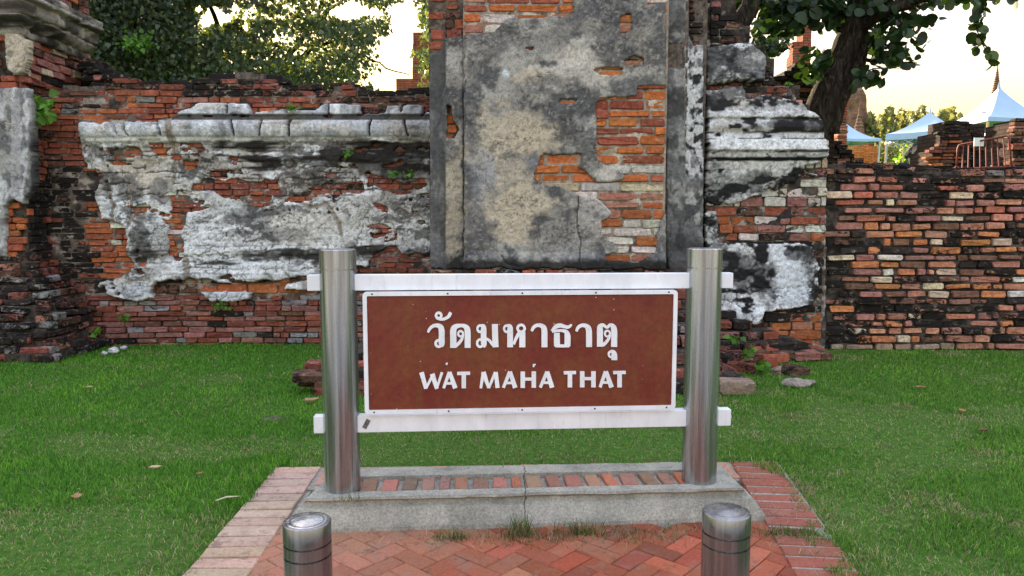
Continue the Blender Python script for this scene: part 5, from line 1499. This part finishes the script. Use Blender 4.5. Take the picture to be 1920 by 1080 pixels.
sh = np.clip(nrg.random(len(px)) ** 1.5 * .9 + np.exp(-(((px - 262) / 26) ** 2 + ((py - 78) / 16) ** 2)) * .5, 0, 1)
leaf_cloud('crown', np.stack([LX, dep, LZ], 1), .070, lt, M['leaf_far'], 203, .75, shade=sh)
N = 160
px = nrg.normal(258, 16, N); py = nrg.normal(78, 10, N); dep = nrg.uniform(11.2, 11.5, N)
M['leaf_new'] = mat_leaf('young_leaf', (0.07, 0.17, 0.025), (0.16, 0.34, 0.05), .4)
leaf_cloud('young_shoots', [P(a, b, c) for a, b, c in zip(px, py, dep)], .065, lt, M['leaf_new'], 204, .5)['kind'] = 'stuff'

YT = 9.9
rt = thing('leaning_tree', 'leaning dark trunk with large round leaves growing out above the moulded wall end', 'tree', P(1505, 345, YT))
def PT(l, Y=YT): return [P(a, b, Y + (c[0] if c else 0)) for a, b, *c in l]
limb(rt, PT([(1496, 350), (1524, 250), (1550, 175), (1580, 105), (1602, 45), (1596, -20), (1570, -120)]), .23, .13, 'trunk', 12, .012, 1)
limb(rt, PT([(1560, 250, -.1), (1575, 190, -.12), (1608, 130, -.1), (1620, 75, 0), (1608, 30, 0)]), .09, .07, 'branch', 9, .01, 2)
limb(rt, PT([(1600, 60), (1640, 35, -.2), (1700, 8, -.4), (1780, -30, -.6), (1860, -60, -.6)]), .10, .04, 'branch', 9, .02, 3)
limb(rt, PT([(1600, 30), (1540, 5, -.2), (1480, 0, -.3), (1430, -20, -.4)]), .07, .03, 'branch', 9, .02, 4)
limb(rt, PT([(1350, 100, -.5), (1378, 60, -.5), (1402, 15, -.5), (1425, -60, -.5)]), .15, .10, 'branch', 10, .012, 5)
limb(rt, PT([(1570, 150), (1530, 130, -.2), (1500, 120, -.3)]), .035, .012, 'branch', 7, .01, 6)
limb(rt, PT([(1612, 110), (1660, 115, -.1), (1720, 118, -.2)]), .03, .006, 'branch', 7, .01, 7)
limb(rt, PT([(1600, 140), (1640, 128, -.1), (1690, 128, -.2)]), .012, .004, 'branch', 6, .005, 8)
limb(rt, PT([(1862, -30, -.5), (1835, 30, -.5), (1830, 55, -.5), (1843, 85, -.5), (1860, 112, -.5)]), .010, .004, 'branch', 6, .004, 9)
cl_ = [(1470, 12, 70, 26, 330), (1560, 8, 60, 24, 230), (1640, 12, 50, 20, 170), (1730, -4, 70, 13, 110), (1820, -12, 60, 12, 70), (1440, 50, 36, 24, 130), (1500, 48, 40, 10, 60), (1560, 38, 30, 12, 50), (1475, 30, 50, 22, 150), (1528, 122, 20, 12, 40), (1540, 112, 26, 22, 80), (1520, 135, 22, 14, 30), (1656, 100, 40, 18, 75), (1690, 112, 34, 10, 40), (1635, 70, 34, 22, 70), (1690, 60, 22, 16, 22), (1610, 140, 34, 14, 55), (1630, 150, 26, 10, 22), (1680, 30, 30, 16, 40), (1640, 60, 40, 26, 70), (1720, 40, 30, 20, 40), (1660, 90, 34, 14, 50), (1725, 72, 12, 8, 8), (1740, 82, 10, 4, 4), (1900, -4, 14, 5, 7), (1440, 88, 30, 14, 60), (1395, -10, 40, 30, 120), (1560, -60, 160, 40, 500), (1700, -70, 120, 30, 250)]
pos = []
r = random.Random(205)
for x, y, rx, ry, nn in cl_:
    for _ in range(int(nn * .62)):
        a = r.gauss(0, .55); b = r.gauss(0, .55)
        fx, fy = x + a * rx, y + b * ry
        tx = np.interp(fy, [-20, 45, 105, 175, 250], [1596, 1602, 1588, 1556, 1530])
        near = abs(fx - tx) < 34 and fy > 20
        pos.append(P(fx, fy, YT + (r.uniform(.35, .9) if near else r.uniform(-.6, .5))))
for i in range(34):
    t = i / 33; x = np.interp(t, [0, .3, .5, .8, 1], [1858, 1838, 1830, 1842, 1860]); y = np.interp(t, [0, .3, .5, .8, 1], [-10, 22, 52, 85, 116])
    if .1 < t < .32 and i % 2: continue
    pos.append(P(x + r.gauss(0, 5), y + r.gauss(0, 4), YT - .5 + r.uniform(-.05, .05)))
for x, y in ((1640, 128), (1660, 126), (1665, 138), (1686, 127), (1709, 122), (1650, 140), (1700, 88), (1716, 92)): pos.append(P(x, y - 5, YT - .15))
leaf_cloud('crown', pos, .135, rt, M['leaf_big'], 206, .35, 'round', face=.35)
# small leaved twigs where the tree meets the wall
pos = [P(r.gauss(1440, 22), r.gauss(84, 9), 8.6 + r.uniform(-.2, .3)) for _ in range(110)]
leaf_cloud('twigs', pos, .05, rt, M['leaf_big'], 207, .3)['kind'] = 'stuff'

def wall_plant(px, py, Y, rx, ry, n, size, label, seed):
    c = P(px, py, Y); t = thing('wall_plant', label, 'plant', c, 'small plants rooted in the old masonry')
    r = random.Random(seed); pos = [P(px + r.gauss(0, rx * .5), py + r.gauss(0, ry * .5), Y - abs(r.gauss(0, .06))) for _ in range(n)]
    leaf_cloud('leaves', pos, size, t, M['leaf_new'], seed, .3, 'heart', face=.5)
    mb = MB()
    for q in pos[::6]: mb.tube([c + Vector((0, .03, -.02)), q], [.004, .002], 5)
    mb.build('stems', M['bark'], t)
wall_plant(82, 207, 8.35, 18, 24, 70, .085, 'bright green heart-leaved plant sprouting from the corner pier', 401)
wall_plant(654, 290, 8.5, 9, 6, 22, .05, 'small green sprig under the black cornice of the left wall', 402)
wall_plant(742, 324, 8.5, 10, 6, 20, .045, 'left of two faint sprigs low beside the grey pier', 403)
wall_plant(768, 324, 8.5, 7, 10, 20, .045, 'right of two faint sprigs low beside the grey pier', 404)
wall_plant(232, 597, 8.5, 8, 8, 22, .05, 'small weed in the lower left wall near the blackened pier', 405)
wall_plant(415, 575, 8.5, 22, 8, 34, .04, 'low green weed on the plinth course of the left wall', 406)
wall_plant(545, 201, 8.5, 16, 5, 26, .04, 'green weed growing on the coping of the left wall', 407)
wall_plant(1376, 633, 7.5, 10, 7, 24, .06, 'yellow green weed on the crumbling footing right of the sign', 408)
wall_plant(1402, 660, 7.2, 7, 9, 20, .06, 'green weed low on the crumbling footing right of the sign', 409)
wall_plant(1430, 690, 7.0, 14, 10, 30, .06, 'straggling yellow weed at the end of the crumbling footing', 410)
wall_plant(1478, 160, 8.3, 10, 6, 14, .07, 'green sprig on the broken bricks under the leaning tree', 411)
wall_plant(178, 622, 7.9, 8, 8, 16, .05, 'tiny weed in the corner of the blackened pier foot', 412)

# ------------------------------------------------------------------ ruins beyond the wall
def mat_far_brick(name, a, b, joint, sc=1.0):
    t = NT(name)
    br = t.new('ShaderNodeTexBrick'); br.inputs['Scale'].default_value = sc
    br.inputs['Brick Width'].default_value = .28; br.inputs['Row Height'].default_value = .075; br.inputs['Mortar Size'].default_value = .009
    br.inputs['Color1'].default_value = (*a, 1); br.inputs['Color2'].default_value = (*b, 1); br.inputs['Mortar'].default_value = (*joint, 1)
    p = t.obj(); sp = t.new('ShaderNodeSeparateXYZ'); t.l.new(p, sp.inputs[0]); cb = t.new('ShaderNodeCombineXYZ')
    t.l.new(t.math('ADD', sp.outputs[0], sp.outputs[1]), cb.inputs[0]); t.l.new(sp.outputs[2], cb.inputs[1]); t.l.new(cb.outputs[0], br.inputs['Vector'])
    n = t.noise(2.2, 6, .7, p); c = t.mix(1.0, br.outputs['Color'], t.ramp(n, [(.3, .45), (.55, 1.0), (.75, 1.3)]), 'MULTIPLY')
    t.bump(t.math('SUBTRACT', 1.0, br.outputs['Fac']), .8, .02)
    return t.base(c, .95, spec=.1)
M['farbrick'] = mat_far_brick('weathered_red_brickwork', (0.34, 0.11, 0.06), (0.24, 0.075, 0.05), (0.07, 0.05, 0.04))
M['farbrown'] = mat_far_brick('weathered_brown_brickwork', (0.30, 0.18, 0.12), (0.22, 0.13, 0.09), (0.12, 0.08, 0.06))
M['orangebrick'] = mat_far_brick('sunlit_orange_brickwork', (0.65, 0.25, 0.07), (0.5, 0.17, 0.05), (0.15, 0.06, 0.03))  # sunlight on these bricks is painted in as brighter orange
M['darkbrick'] = mat_far_brick('blackened_brickwork', (0.065, 0.04, 0.035), (0.035, 0.026, 0.024), (0.02, 0.016, 0.014))
def ragged_block(name, label, px0, px1, top, Y, depth, material, seed, zb=1.9, step=.12, col=None, bricks=None, cat='ruin', q=.07):
    c = P((px0 + px1) / 2, 300, Y); t = thing(name, label, cat, (c.x, Y, zb))
    core_columns(t, P(px0, 250, Y).x, P(px1, 250, Y).x, Y + (.03 if bricks else 0), Y + depth, zb, poly_top(top), material, 'masonry', step, seed, q)
    if bricks:
        pitch, colf, rows_top = bricks
        tp = poly_top(top)
        face_bricks(t, (0, Y), 0, P(px0, 250, Y).x, P(px1, 250, Y).x - .1, courses(zat(330, Y), zat(rows_top, Y), pitch, seed), lambda px, py, L, h: py - h * .3 > tp(px) and px0 - 3 < px < px1 + 3, colf, seed, (.18, .34), proud=.035, tilt=.03, depth=.16)
    return t
DK = lambda px, py, r: pick(r, [(5, CHAR, .8), (3, BROWN, .7), (1, RED, .5)])
ragged_block('dark_ruin', 'dark broken brick mass under the leaning tree behind the moulded wall end', 1436, 1566, [(1430, 160), (1450, 145), (1475, 128), (1500, 116), (1525, 118), (1545, 130), (1570, 160)], 11.0, 1.0, M['darkbrick'], 501, bricks=(.075, DK, 110))
def col_low(px, py, r):
    if py < 264: return pick(r, [(5, CHAR, .7), (3, BROWN, .6), (1, RED, .5)])
    return pick(r, [(3, ORANGE, .2), (3, RED, .35), (2, BROWN, .5), (1.5, CHAR, .6)])
ragged_block('low_brick_ruin', 'broken low brick pillar with blackened top behind the red barricade', 1752, 1816, [(1750, 282), (1756, 268), (1766, 240), (1772, 226), (1816, 226)], 14.5, .8, M['darkbrick'], 502, bricks=(.062, col_low, 226))
ragged_block('low_brick_ruin', 'dark stepped brick stub right behind the low blackened pillar', 1814, 1852, [(1812, 226), (1838, 226), (1840, 262), (1852, 268)], 14.9, .8, M['darkbrick'], 503, bricks=(.062, DK, 226))
ragged_block('low_brick_ruin', 'brick pillar cut off by the right edge behind the wall', 1904, 1990, [(1900, 224), (1912, 220), (1990, 222)], 13.0, .8, M['darkbrick'], 504, bricks=(.062, lambda px, py, r: pick(r, [(4, BROWN, .4), (3, RED, .4), (2, CHAR, .6), (2, PINK, .4)]), 220))
ragged_block('brick_rubble', 'low run of dark rubble on the terrace left of the black case', 1560, 1660, [(1560, 262), (1580, 268), (1592, 290), (1610, 297), (1650, 303), (1662, 312)], 12.0, .7, M['darkbrick'], 505, bricks=(.07, DK, 262))
ragged_block('brick_rubble', 'low run of dark rubble on the terrace under the black case', 1712, 1756, [(1708, 312), (1716, 306), (1735, 308), (1756, 304)], 12.5, .7, M['darkbrick'], 506, bricks=(.07, DK, 300))
# slender brick pillar with bare courses
bp = thing('brick_pillar', 'slender brick pillar with stepped bare courses behind the leaning trunk', 'pillar', (P(1582, 300, 17).x, 17, 1.9)); bp['kind'] = 'thing'
r = random.Random(507); z = zat(335, 17)
while z < zat(168, 17):
    py = proj(0, 17, z)[1]; x0 = P(np.interp(py, [165, 200, 330], [1579, 1573, 1569]), py, 17).x; x1 = P(np.interp(py, [165, 330], [1591, 1588]), py, 17).x
    put_brick(bp, ((x0 + x1) / 2 + r.uniform(-.015, .015), 17.15, z + .03), x1 - x0 + r.uniform(-.03, .03), .3, .052, 0, *pick(r, [(4, DEEP, .2), (2, SALMON, .2), (1, BROWN, .4)]), r)
    z += .06
m_ = MB(); m_.box((P(1569, 300, 17).x + .02, 17.05, 1.9), (P(1588, 300, 17).x - .03, 17.28, zat(172, 17))); m_.build('mortar_core', M['core_mid'], bp)
# tall brick chimney-like remnant
def tower(name, label, px0, px1, pyt, Y, depth, material, seed, notch=None, cat='tower'):
    c = P((px0 + px1) / 2, 200, Y); t = thing(name, label, cat, (c.x, Y, 1.9))
    mb = MB(); r = random.Random(seed)
    x0, x1 = P(px0, 200, Y).x, P(px1, 200, Y).x; zt = zat(pyt, Y); z = 1.9; nn = 0
    while z < zt - .01:
        h = min(.3 * Y / 20, zt - z); a = r.uniform(-.02, .02) * Y / 20
        xx0 = x0
        if notch: xx0 = x0 if z < zat(notch[1], Y) else P(notch[0], 200, Y).x
        mb.box((xx0 + a, Y + a, z), (x1 + r.uniform(-.02, .02) * Y / 20, Y + depth + a, z + h)); z += h
    mb.build('shaft', material, t); return t
tower('brick_column', 'tall square brick remnant standing against the sky between the leaves', 1484, 1517, 20, 22, .5, M['farbrick'], 511, (1501, 90))
tower('brick_tower', 'dim red brick tower behind the left wall beside the grey pier', 745, 830, 60, 26, 2.5, M['farbrick'], 512, (775, 150))
# ruined prang, small chedi, spire
def revolve(name, label, pxc, prof, Y, material, cat, rough=0.0, seed=0, n=40):
    """prof: (half width in px, py) from the top down"""
    c = P(pxc, 250, Y); t = thing(name, label, cat, (c.x, Y, 1.9)); k = Y / F
    V = []; f = []; pr = [(w * k, zat(py, Y)) for w, py in prof][::-1]
    pr = [(pr[0][0], 1.9)] + pr
    for i, (rr_, z) in enumerate(pr):
        for j in range(n):
            a = 2 * math.pi * j / n; q = rr_ * (1 + rough * mnoise.noise(Vector((math.cos(a) * 2.2 + seed, math.sin(a) * 2.2, z * .55))) + rough * .5 * mnoise.noise(Vector((math.cos(a) * 6, math.sin(a) * 6 + seed, z * 1.6))))
            V.append((c.x + q * math.cos(a), Y + q * math.sin(a), z + rough * .6 * mnoise.noise(Vector((a * 1.5, seed, z * .4)))))
    for i in range(len(pr) - 1):
        for j in range(n): j2 = (j + 1) % n; f.append((i * n + j, i * n + j2, (i + 1) * n + j2, (i + 1) * n + j))
    f.append(tuple((len(pr) - 1) * n + j for j in range(n)))
    mesh('body', V, f, material, t); return t
revolve('ruined_prang', 'crumbling tall brown brick tower behind the leaning trunk', 1602, [(5, 164), (10, 167), (14, 172), (17, 180), (18, 190), (17, 200), (18, 210), (20, 222), (21, 240), (22, 260), (23, 320)], 62, M['farbrown'], 'tower', .22, 3)
revolve('small_chedi', 'small ringed brick chedi in front of the crumbling brown tower', 1610, [(.4, 191), (1.2, 198), (2.2, 212), (2.6, 216), (4.0, 218), (3.2, 221), (5, 224), (4.4, 228), (6.6, 231), (5.8, 234), (8, 237), (7, 241), (9.5, 243), (9.5, 250), (12, 252), (12, 320)], 48, M['farbrown'], 'chedi', .03, 5)
sp = [(.4, 118)]
for i in range(16):
    y = 130 + i * 4.1; w_ = 1.6 + i * .62; sp += [(w_ * .72, y), (w_, y + 1.2), (w_, y + 2.6), (w_ * .75, y + 3.2)]
sp += [(16, 200), (22, 215), (26, 240), (30, 330)]
revolve('stupa_spire', 'dark ringed stupa spire rising behind the large blue tent', 1863, sp, 80, M['farbrown'], 'stupa', 0, 6, 24)
# orange brick stack under the left tent
ragged_block('brick_stack', 'bright orange brick pile under the small blue tent', 1590, 1622, [(1590, 266), (1622, 266)], 33, 1.0, M['orangebrick'], 520)
ragged_block('brick_stack', 'sloping orange brick heap right of the small blue tent pole', 1620, 1648, [(1618, 268), (1632, 272), (1640, 284), (1648, 302)], 33.5, 1.0, M['orangebrick'], 521, step=.3)
ragged_block('brick_stub', 'dark red brick stub between the tent pole and the orange heap', 1622, 1640, [(1620, 262), (1638, 264), (1641, 276)], 35, 1.0, M['farbrick'], 522, step=.3)

# ------------------------------------------------------------------ tents
M['tent'] = mat_simple('pale_blue_canvas', (0.34, 0.49, 0.69), .7, .06, 2)
M['cream'] = mat_simple('cream_canvas', (0.75, 0.58, 0.32), .7, .06, 2)
M['pole'] = mat_simple('grey_tube', (0.45, 0.47, 0.5), .5, .1, 4)
M['gold'] = mat_simple('tan_tube', (0.55, 0.38, 0.18), .6, .1, 4)  # orange light on the cream tent's frame, put into the tube colour
M['whitec'] = mat_simple('white_canvas', (0.75, 0.78, 0.8), .7, .05, 2)
def tent(label, cx, Y, half, eave, apex, rot, mats, seed, valance=.28, sag=.55, poles=True, truss=True, group='event tents beyond the wall'):
    """square pagoda tent: centre (px), eave and apex as photo rows"""
    c = P(cx, 250, Y); t = thing('event_tent', label, 'tent', (c.x, Y, 2.0), group)
    ze, za = zat(eave, Y), zat(apex, Y)
    cr = [Vector((c.x + half * 1.4142 * math.cos(rot + k * math.pi / 2), Y + half * 1.4142 * math.sin(rot + k * math.pi / 2), ze)) for k in range(4)]
    V = []; f = []; n = 10; m = 10
    for k in range(4):
        a, b = cr[k], cr[(k + 1) % 4]; base = len(V)
        for i in range(n + 1):
            t_ = i / n                                     # 0 eave .. 1 apex
            for j in range(m + 1):
                e = a.lerp(b, j / m); p = e.lerp(Vector((c.x, Y, ze)), t_)
                V.append((p.x, p.y, ze + (za - ze) * (t_ ** (1 + sag)) + .04 * (1 - t_) * math.sin(math.pi * j / m) * -1))
        for i in range(n):
            for j in range(m): q = base + i * (m + 1) + j; f.append((q, q + 1, q + m + 2, q + m + 1))
    mesh('canopy', V, f, mats[0], t, True)
    V = []; f = []
    for k in range(4):
        a, b = cr[k], cr[(k + 1) % 4]; base = len(V)
        for j in range(m + 1):
            e = a.lerp(b, j / m); d = (e - Vector((c.x, Y, ze))).normalized() * .012; dz = -.04 * math.sin(math.pi * j / m)
            V += [(e.x + d.x, e.y + d.y, ze + dz), (e.x + d.x * 1.5, e.y + d.y * 1.5, ze - valance + dz * .5)]
        for j in range(m): q = base + 2 * j; f.append((q, q + 1, q + 3, q + 2))
    o = mesh('valance', V, f, mats[0], t); so = o.modifiers.new('thick', 'SOLIDIFY'); so.thickness = .01
    for k in range(4):
        m_ = MB(); e = cr[k].lerp(Vector((c.x, Y, ze)), .03); m_.tube([(e.x, e.y, 2.0), (e.x, e.y, ze)], .035, 8); m_.build('pole', mats[1], t)
        if truss:
            m_ = MB(); a = cr[k].lerp(Vector((c.x, Y, ze)), .03); b = cr[(k + 1) % 4].lerp(Vector((c.x, Y, ze)), .03)
            for z in (-.04 - valance, -.30 - valance): pass
            for j in range(4):
                u0, u1 = a.lerp(b, j / 4), a.lerp(b, (j + 1) / 4)
                up, dn = Vector((0, 0, -valance + .02)), Vector((0, 0, -valance - .26))
                m_.tube([u0 + up, u1 + dn], .018, 5); m_.tube([u0 + dn, u1 + up], .018, 5)
            m_.build('truss', mats[1], t)
    m_ = MB(); m_.tube([(c.x, Y, za - .05), (c.x, Y, za + .18)], [.05, .01], 8); m_.build('finial', mats[0], t)
    return t
tent('small pale blue tent beside the slender brick pillar', 1581, 30, .98, 263, 228, R(45 + 8), (M['tent'], M['pole']), 1, .12, .7, truss=False)
tent('pale blue pagoda tent with lattice frame in the middle of the gap', 1742, 30, 1.15, 250, 210, R(45 + 38), (M['tent'], M['pole']), 2, .26, .5)
tent('large pale blue peaked tent at the right edge', 1868, 25, 1.2, 228, 163, R(45 + 4), (M['tent'], M['gold']), 3, .14, .8, truss=False)
tent('blue tent peak showing behind the large one at the right edge', 1925, 32, 1.5, 232, 186, R(45 + 10), (M['tent'], M['gold']), 4, .14, .7, truss=False)
tent('cream tent with poles coloured as if lit orange seen under the middle blue tent', 1722, 36, 1.1, 262, 240, R(45 - 6), (M['cream'], M['gold']), 5, .10, .6, truss=False)
tent('low white tent behind the red barricade', 1880, 34, 1.1, 252, 240, R(45), (M['whitec'], M['gold']), 6, .10, .6, truss=False)

# ------------------------------------------------------------------ barricade and small things on the terrace
M['redpaint'] = mat_simple('red_enamel', (0.17, 0.025, 0.022), .5, .15, 10)
bc = thing('crowd_barrier', 'dark red steel crowd barrier with a small white notice behind the right wall', 'barrier', (P(1845, 310, 11.2).x, 11.2, 2.0))
TL, TR, BL, BR = P(1796, 272, 11.5), P(1892, 254, 10.9), P(1793, 322, 11.5), P(1897, 319, 10.9)
m_ = MB(); m_.tube([BL, BL.lerp(TL, .86), BL.lerp(TL, .97).lerp(TR, .02), TL.lerp(TR, .05), TL.lerp(TR, .95), TR.lerp(BR, .04).lerp(TL, .01), TR.lerp(BR, .16), BR], .013, 8); m_.tube([BL.lerp(TL, .1), BR.lerp(TR, .1)], .015, 8); m_.build('frame', M['redpaint'], bc, True)
for i in range(1, 9):
    m_ = MB(); t = i / 9; m_.tube([BL.lerp(BR, t) + Vector((0, 0, .03)), TL.lerp(TR, t)], .009, 6); m_.build('bar', M['redpaint'], bc)
for q in (BL, BR):
    for s in (-1, 1):
        m_ = MB(); m_.tube([q + Vector((0, 0, .08)), q + Vector((.12 * s, -.12 * s, -.10))], .014, 6); m_.build('foot', M['redpaint'], bc)
a = TL.lerp(TR, .40) + Vector((0, -.03, .02)); m_ = MB(); m_.box((-.075, -.005, -.095), (.075, .005, .03), None, a); pl_ = m_.build('notice', M['whitec'], bc)
m_ = MB(); m_.box((-.072, -.008, -.09), (.072, -.0055, -.06), None, a); m_.build('red_band', M['redpaint'], pl_)
m_ = MB()
for i in range(4): m_.box((-.05 + i * .026, -.008, -.035), (-.032 + i * .026, -.0055, -.005), None, a)
m_.build('lettering', M['black'], pl_)
c = P(1741, 303, 19)
bx = thing('equipment_case', 'black flight case with white edges and lettering under the middle tent', 'case', (c.x, c.y, 2.0))
m_ = MB(); m_.box((-.17, 0, 2.0 - c.z), (.17, .4, .14), None, c); m_.build('body', M['black'], bx, bevel=.02)
m_ = MB(); m_.tube([c + Vector((-.17, -.01, -.15)), c + Vector((-.165, -.01, .05)), c + Vector((-.10, -.01, .14)), c + Vector((.17, -.01, .14)), c + Vector((.17, -.01, -.15))], .012, 6); m_.build('edge_trim', M['whitec'], bx)
m_ = MB()
for x0, x1, z0, z1 in ((-.03, .03, .06, .085), (-.07, .07, .02, .035), (-.05, .05, -.03, -.015)): m_.box((x0, -.006, z0), (x1, -.001, z1), None, c)
m_.build('lettering', M['whitec'], bx)
stone(1727, 292, 21, .44, (0.02, 0.021, 0.024), 'black tarpaulin heap behind the flight case', 9, .8, 'tarpaulin_heap')['category'] = 'tarpaulin'
for i, (a, b, lab) in enumerate((((1858, 312), (1912, 300), 'white steel pipe slanting up behind the barrier'), ((1858, 300), (1915, 302), 'level white steel pipe behind the barrier'), ((1866, 296), (1890, 316), 'white steel pipe slanting down behind the barrier'))):
    m_ = MB(); m_.tube([P(*a, 13.6 + i * .2), P(*b, 13.6 + i * .2)], .02, 8); o = m_.build('steel_pipe', M['whitec'], None, True); tag(o, lab, 'pipe', 'pipes stacked behind the barrier')

# ------------------------------------------------------------------ far trees
M['leaf_hazy'] = mat_leaf('far_foliage', (0.13, 0.155, 0.06), (0.27, 0.29, 0.12), .35, (1.3, 1.15, .5))
M['leaf_bush'] = mat_leaf('bush_foliage', (0.06, 0.15, 0.02), (0.22, 0.38, 0.05), .45)
r = random.Random(601)
FT = [(1632, 222, 26, 62), (1652, 226, 22, 66), (1668, 212, 20, 60), (1690, 214, 22, 64), (1709, 220, 20, 68), (1728, 208, 18, 62), (1768, 216, 20, 62), (1784, 212, 16, 66), (1800, 224, 20, 70), (1745, 222, 18, 72)]
WHERE = ['just right of the brown tower', 'second from the brown tower', 'its twin tips above the gap left of the middle tent', 'left of the middle tent roof slope', 'half hidden by the middle tent roof', 'its tip just left of the middle tent peak', 'right of the middle tent peak', 'its tip above the blackened brick pillar', 'behind the blackened brick pillar', 'directly behind the middle tent peak']
for i, ((x, y, w_, Y), wh) in enumerate(zip(FT, WHERE)):
    t = thing('feathery_tree', 'pale feathery far tree ' + wh, 'tree', (P(x, 300, Y).x, Y, 2.0), 'far trees beyond the tents')
    limb(t, [(P(x, 300, Y).x, Y, 2.0), P(x, 270, Y), P(x + r.uniform(-3, 3), y + 4, Y)], .2, .04, 'trunk', 7, .05, i)
    pos = []
    for _ in range(2600):
        v = r.random() ** .7; hw = w_ * (.10 + .95 * v) * (.6 + .6 * float(fbm(v * 9, i * 3.3, 7, 2)))
        pos.append(P(x + r.gauss(0, .5) * hw, y - 8 + v * 112, Y + r.gauss(0, .8)))
    leaf_cloud('crown', pos, .33, t, M['leaf_hazy'], 610 + i, -.5)
for i, (x, y, rx, ry, Y, lab) in enumerate(((1702, 300, 18, 26, 40, 'bright green bush under the left side of the middle tent'), (1735, 292, 34, 24, 44, 'darker green bush behind the flight case'), (1655, 290, 22, 26, 44, 'grey green bush between the orange heap and the middle tent'))):
    t = thing('green_bush', lab, 'bush', (P(x, 310, Y).x, Y, 2.0), 'bushes under the tents')
    pos = [P(x + r.gauss(0, .5) * rx, y + r.gauss(0, .5) * ry, Y + r.gauss(0, .4)) for _ in range(900)]
    leaf_cloud('crown', pos, .16, t, M['leaf_bush'] if i == 0 else M['leaf_hazy'], 640 + i, 0)
    limb(t, [(P(x, 310, Y).x, Y, 2.0), P(x, y, Y)], .05, .02, 'stem', 6, .02, i)

# ------------------------------------------------------------------ past 300 bricks on one thing the least visible are joined
def join_excess(parent, material, name, inside=None, limit=296):
    bpy.context.view_layer.update()
    l = []
    for o in parent.children:
        if not (o.type == 'MESH' and o.name.split('.')[0] == 'brick'): continue
        w = o.matrix_world.translation; L, H = abs(o.scale.x), abs(o.scale.z)
        px, py = proj(w.x, w.y, w.z); k = F / max(w.y, .3)
        gx_, gy_ = np.meshgrid(px + np.linspace(-.5, .5, 7) * L * k, py + np.linspace(-.5, .5, 3) * H * k)
        vis = (gx_ > 0) & (gx_ < 1920) & (gy_ > 0) & (gy_ < 1080)
        if inside is not None: vis &= ~inside(gx_, gy_)
        l.append((vis.mean() * (L * H if inside is not None or L != 1 else 1) * k * k, o))
    l.sort(key=lambda q: -q[0])
    V = []; Fc = []; Cc = []
    for _, o in l[limit:]:
        m = o.matrix_basis; n = len(V); flip = m.determinant() < 0
        V += [tuple(m @ v.co) for v in o.data.vertices]; Cc += [tuple(o.color)] * len(o.data.vertices)
        for p in o.data.polygons:
            q = [n + i for i in p.vertices]; Fc.append(tuple(q[::-1] if flip else q))
    bpy.data.batch_remove([o for _, o in l[limit:]])
    if V:
        o = mesh(name, V, Fc, material, parent, False, np.array(Cc), rel=False); o['kind'] = 'stuff'
join_excess(wl_, M['brickwork'], 'brickwork', inL)
join_excess(gp, M['brickwork'], 'brickwork')
join_excess(ew, M['brickwork'], 'brickwork')
join_excess(path, M['paverwork'], 'brickwork')
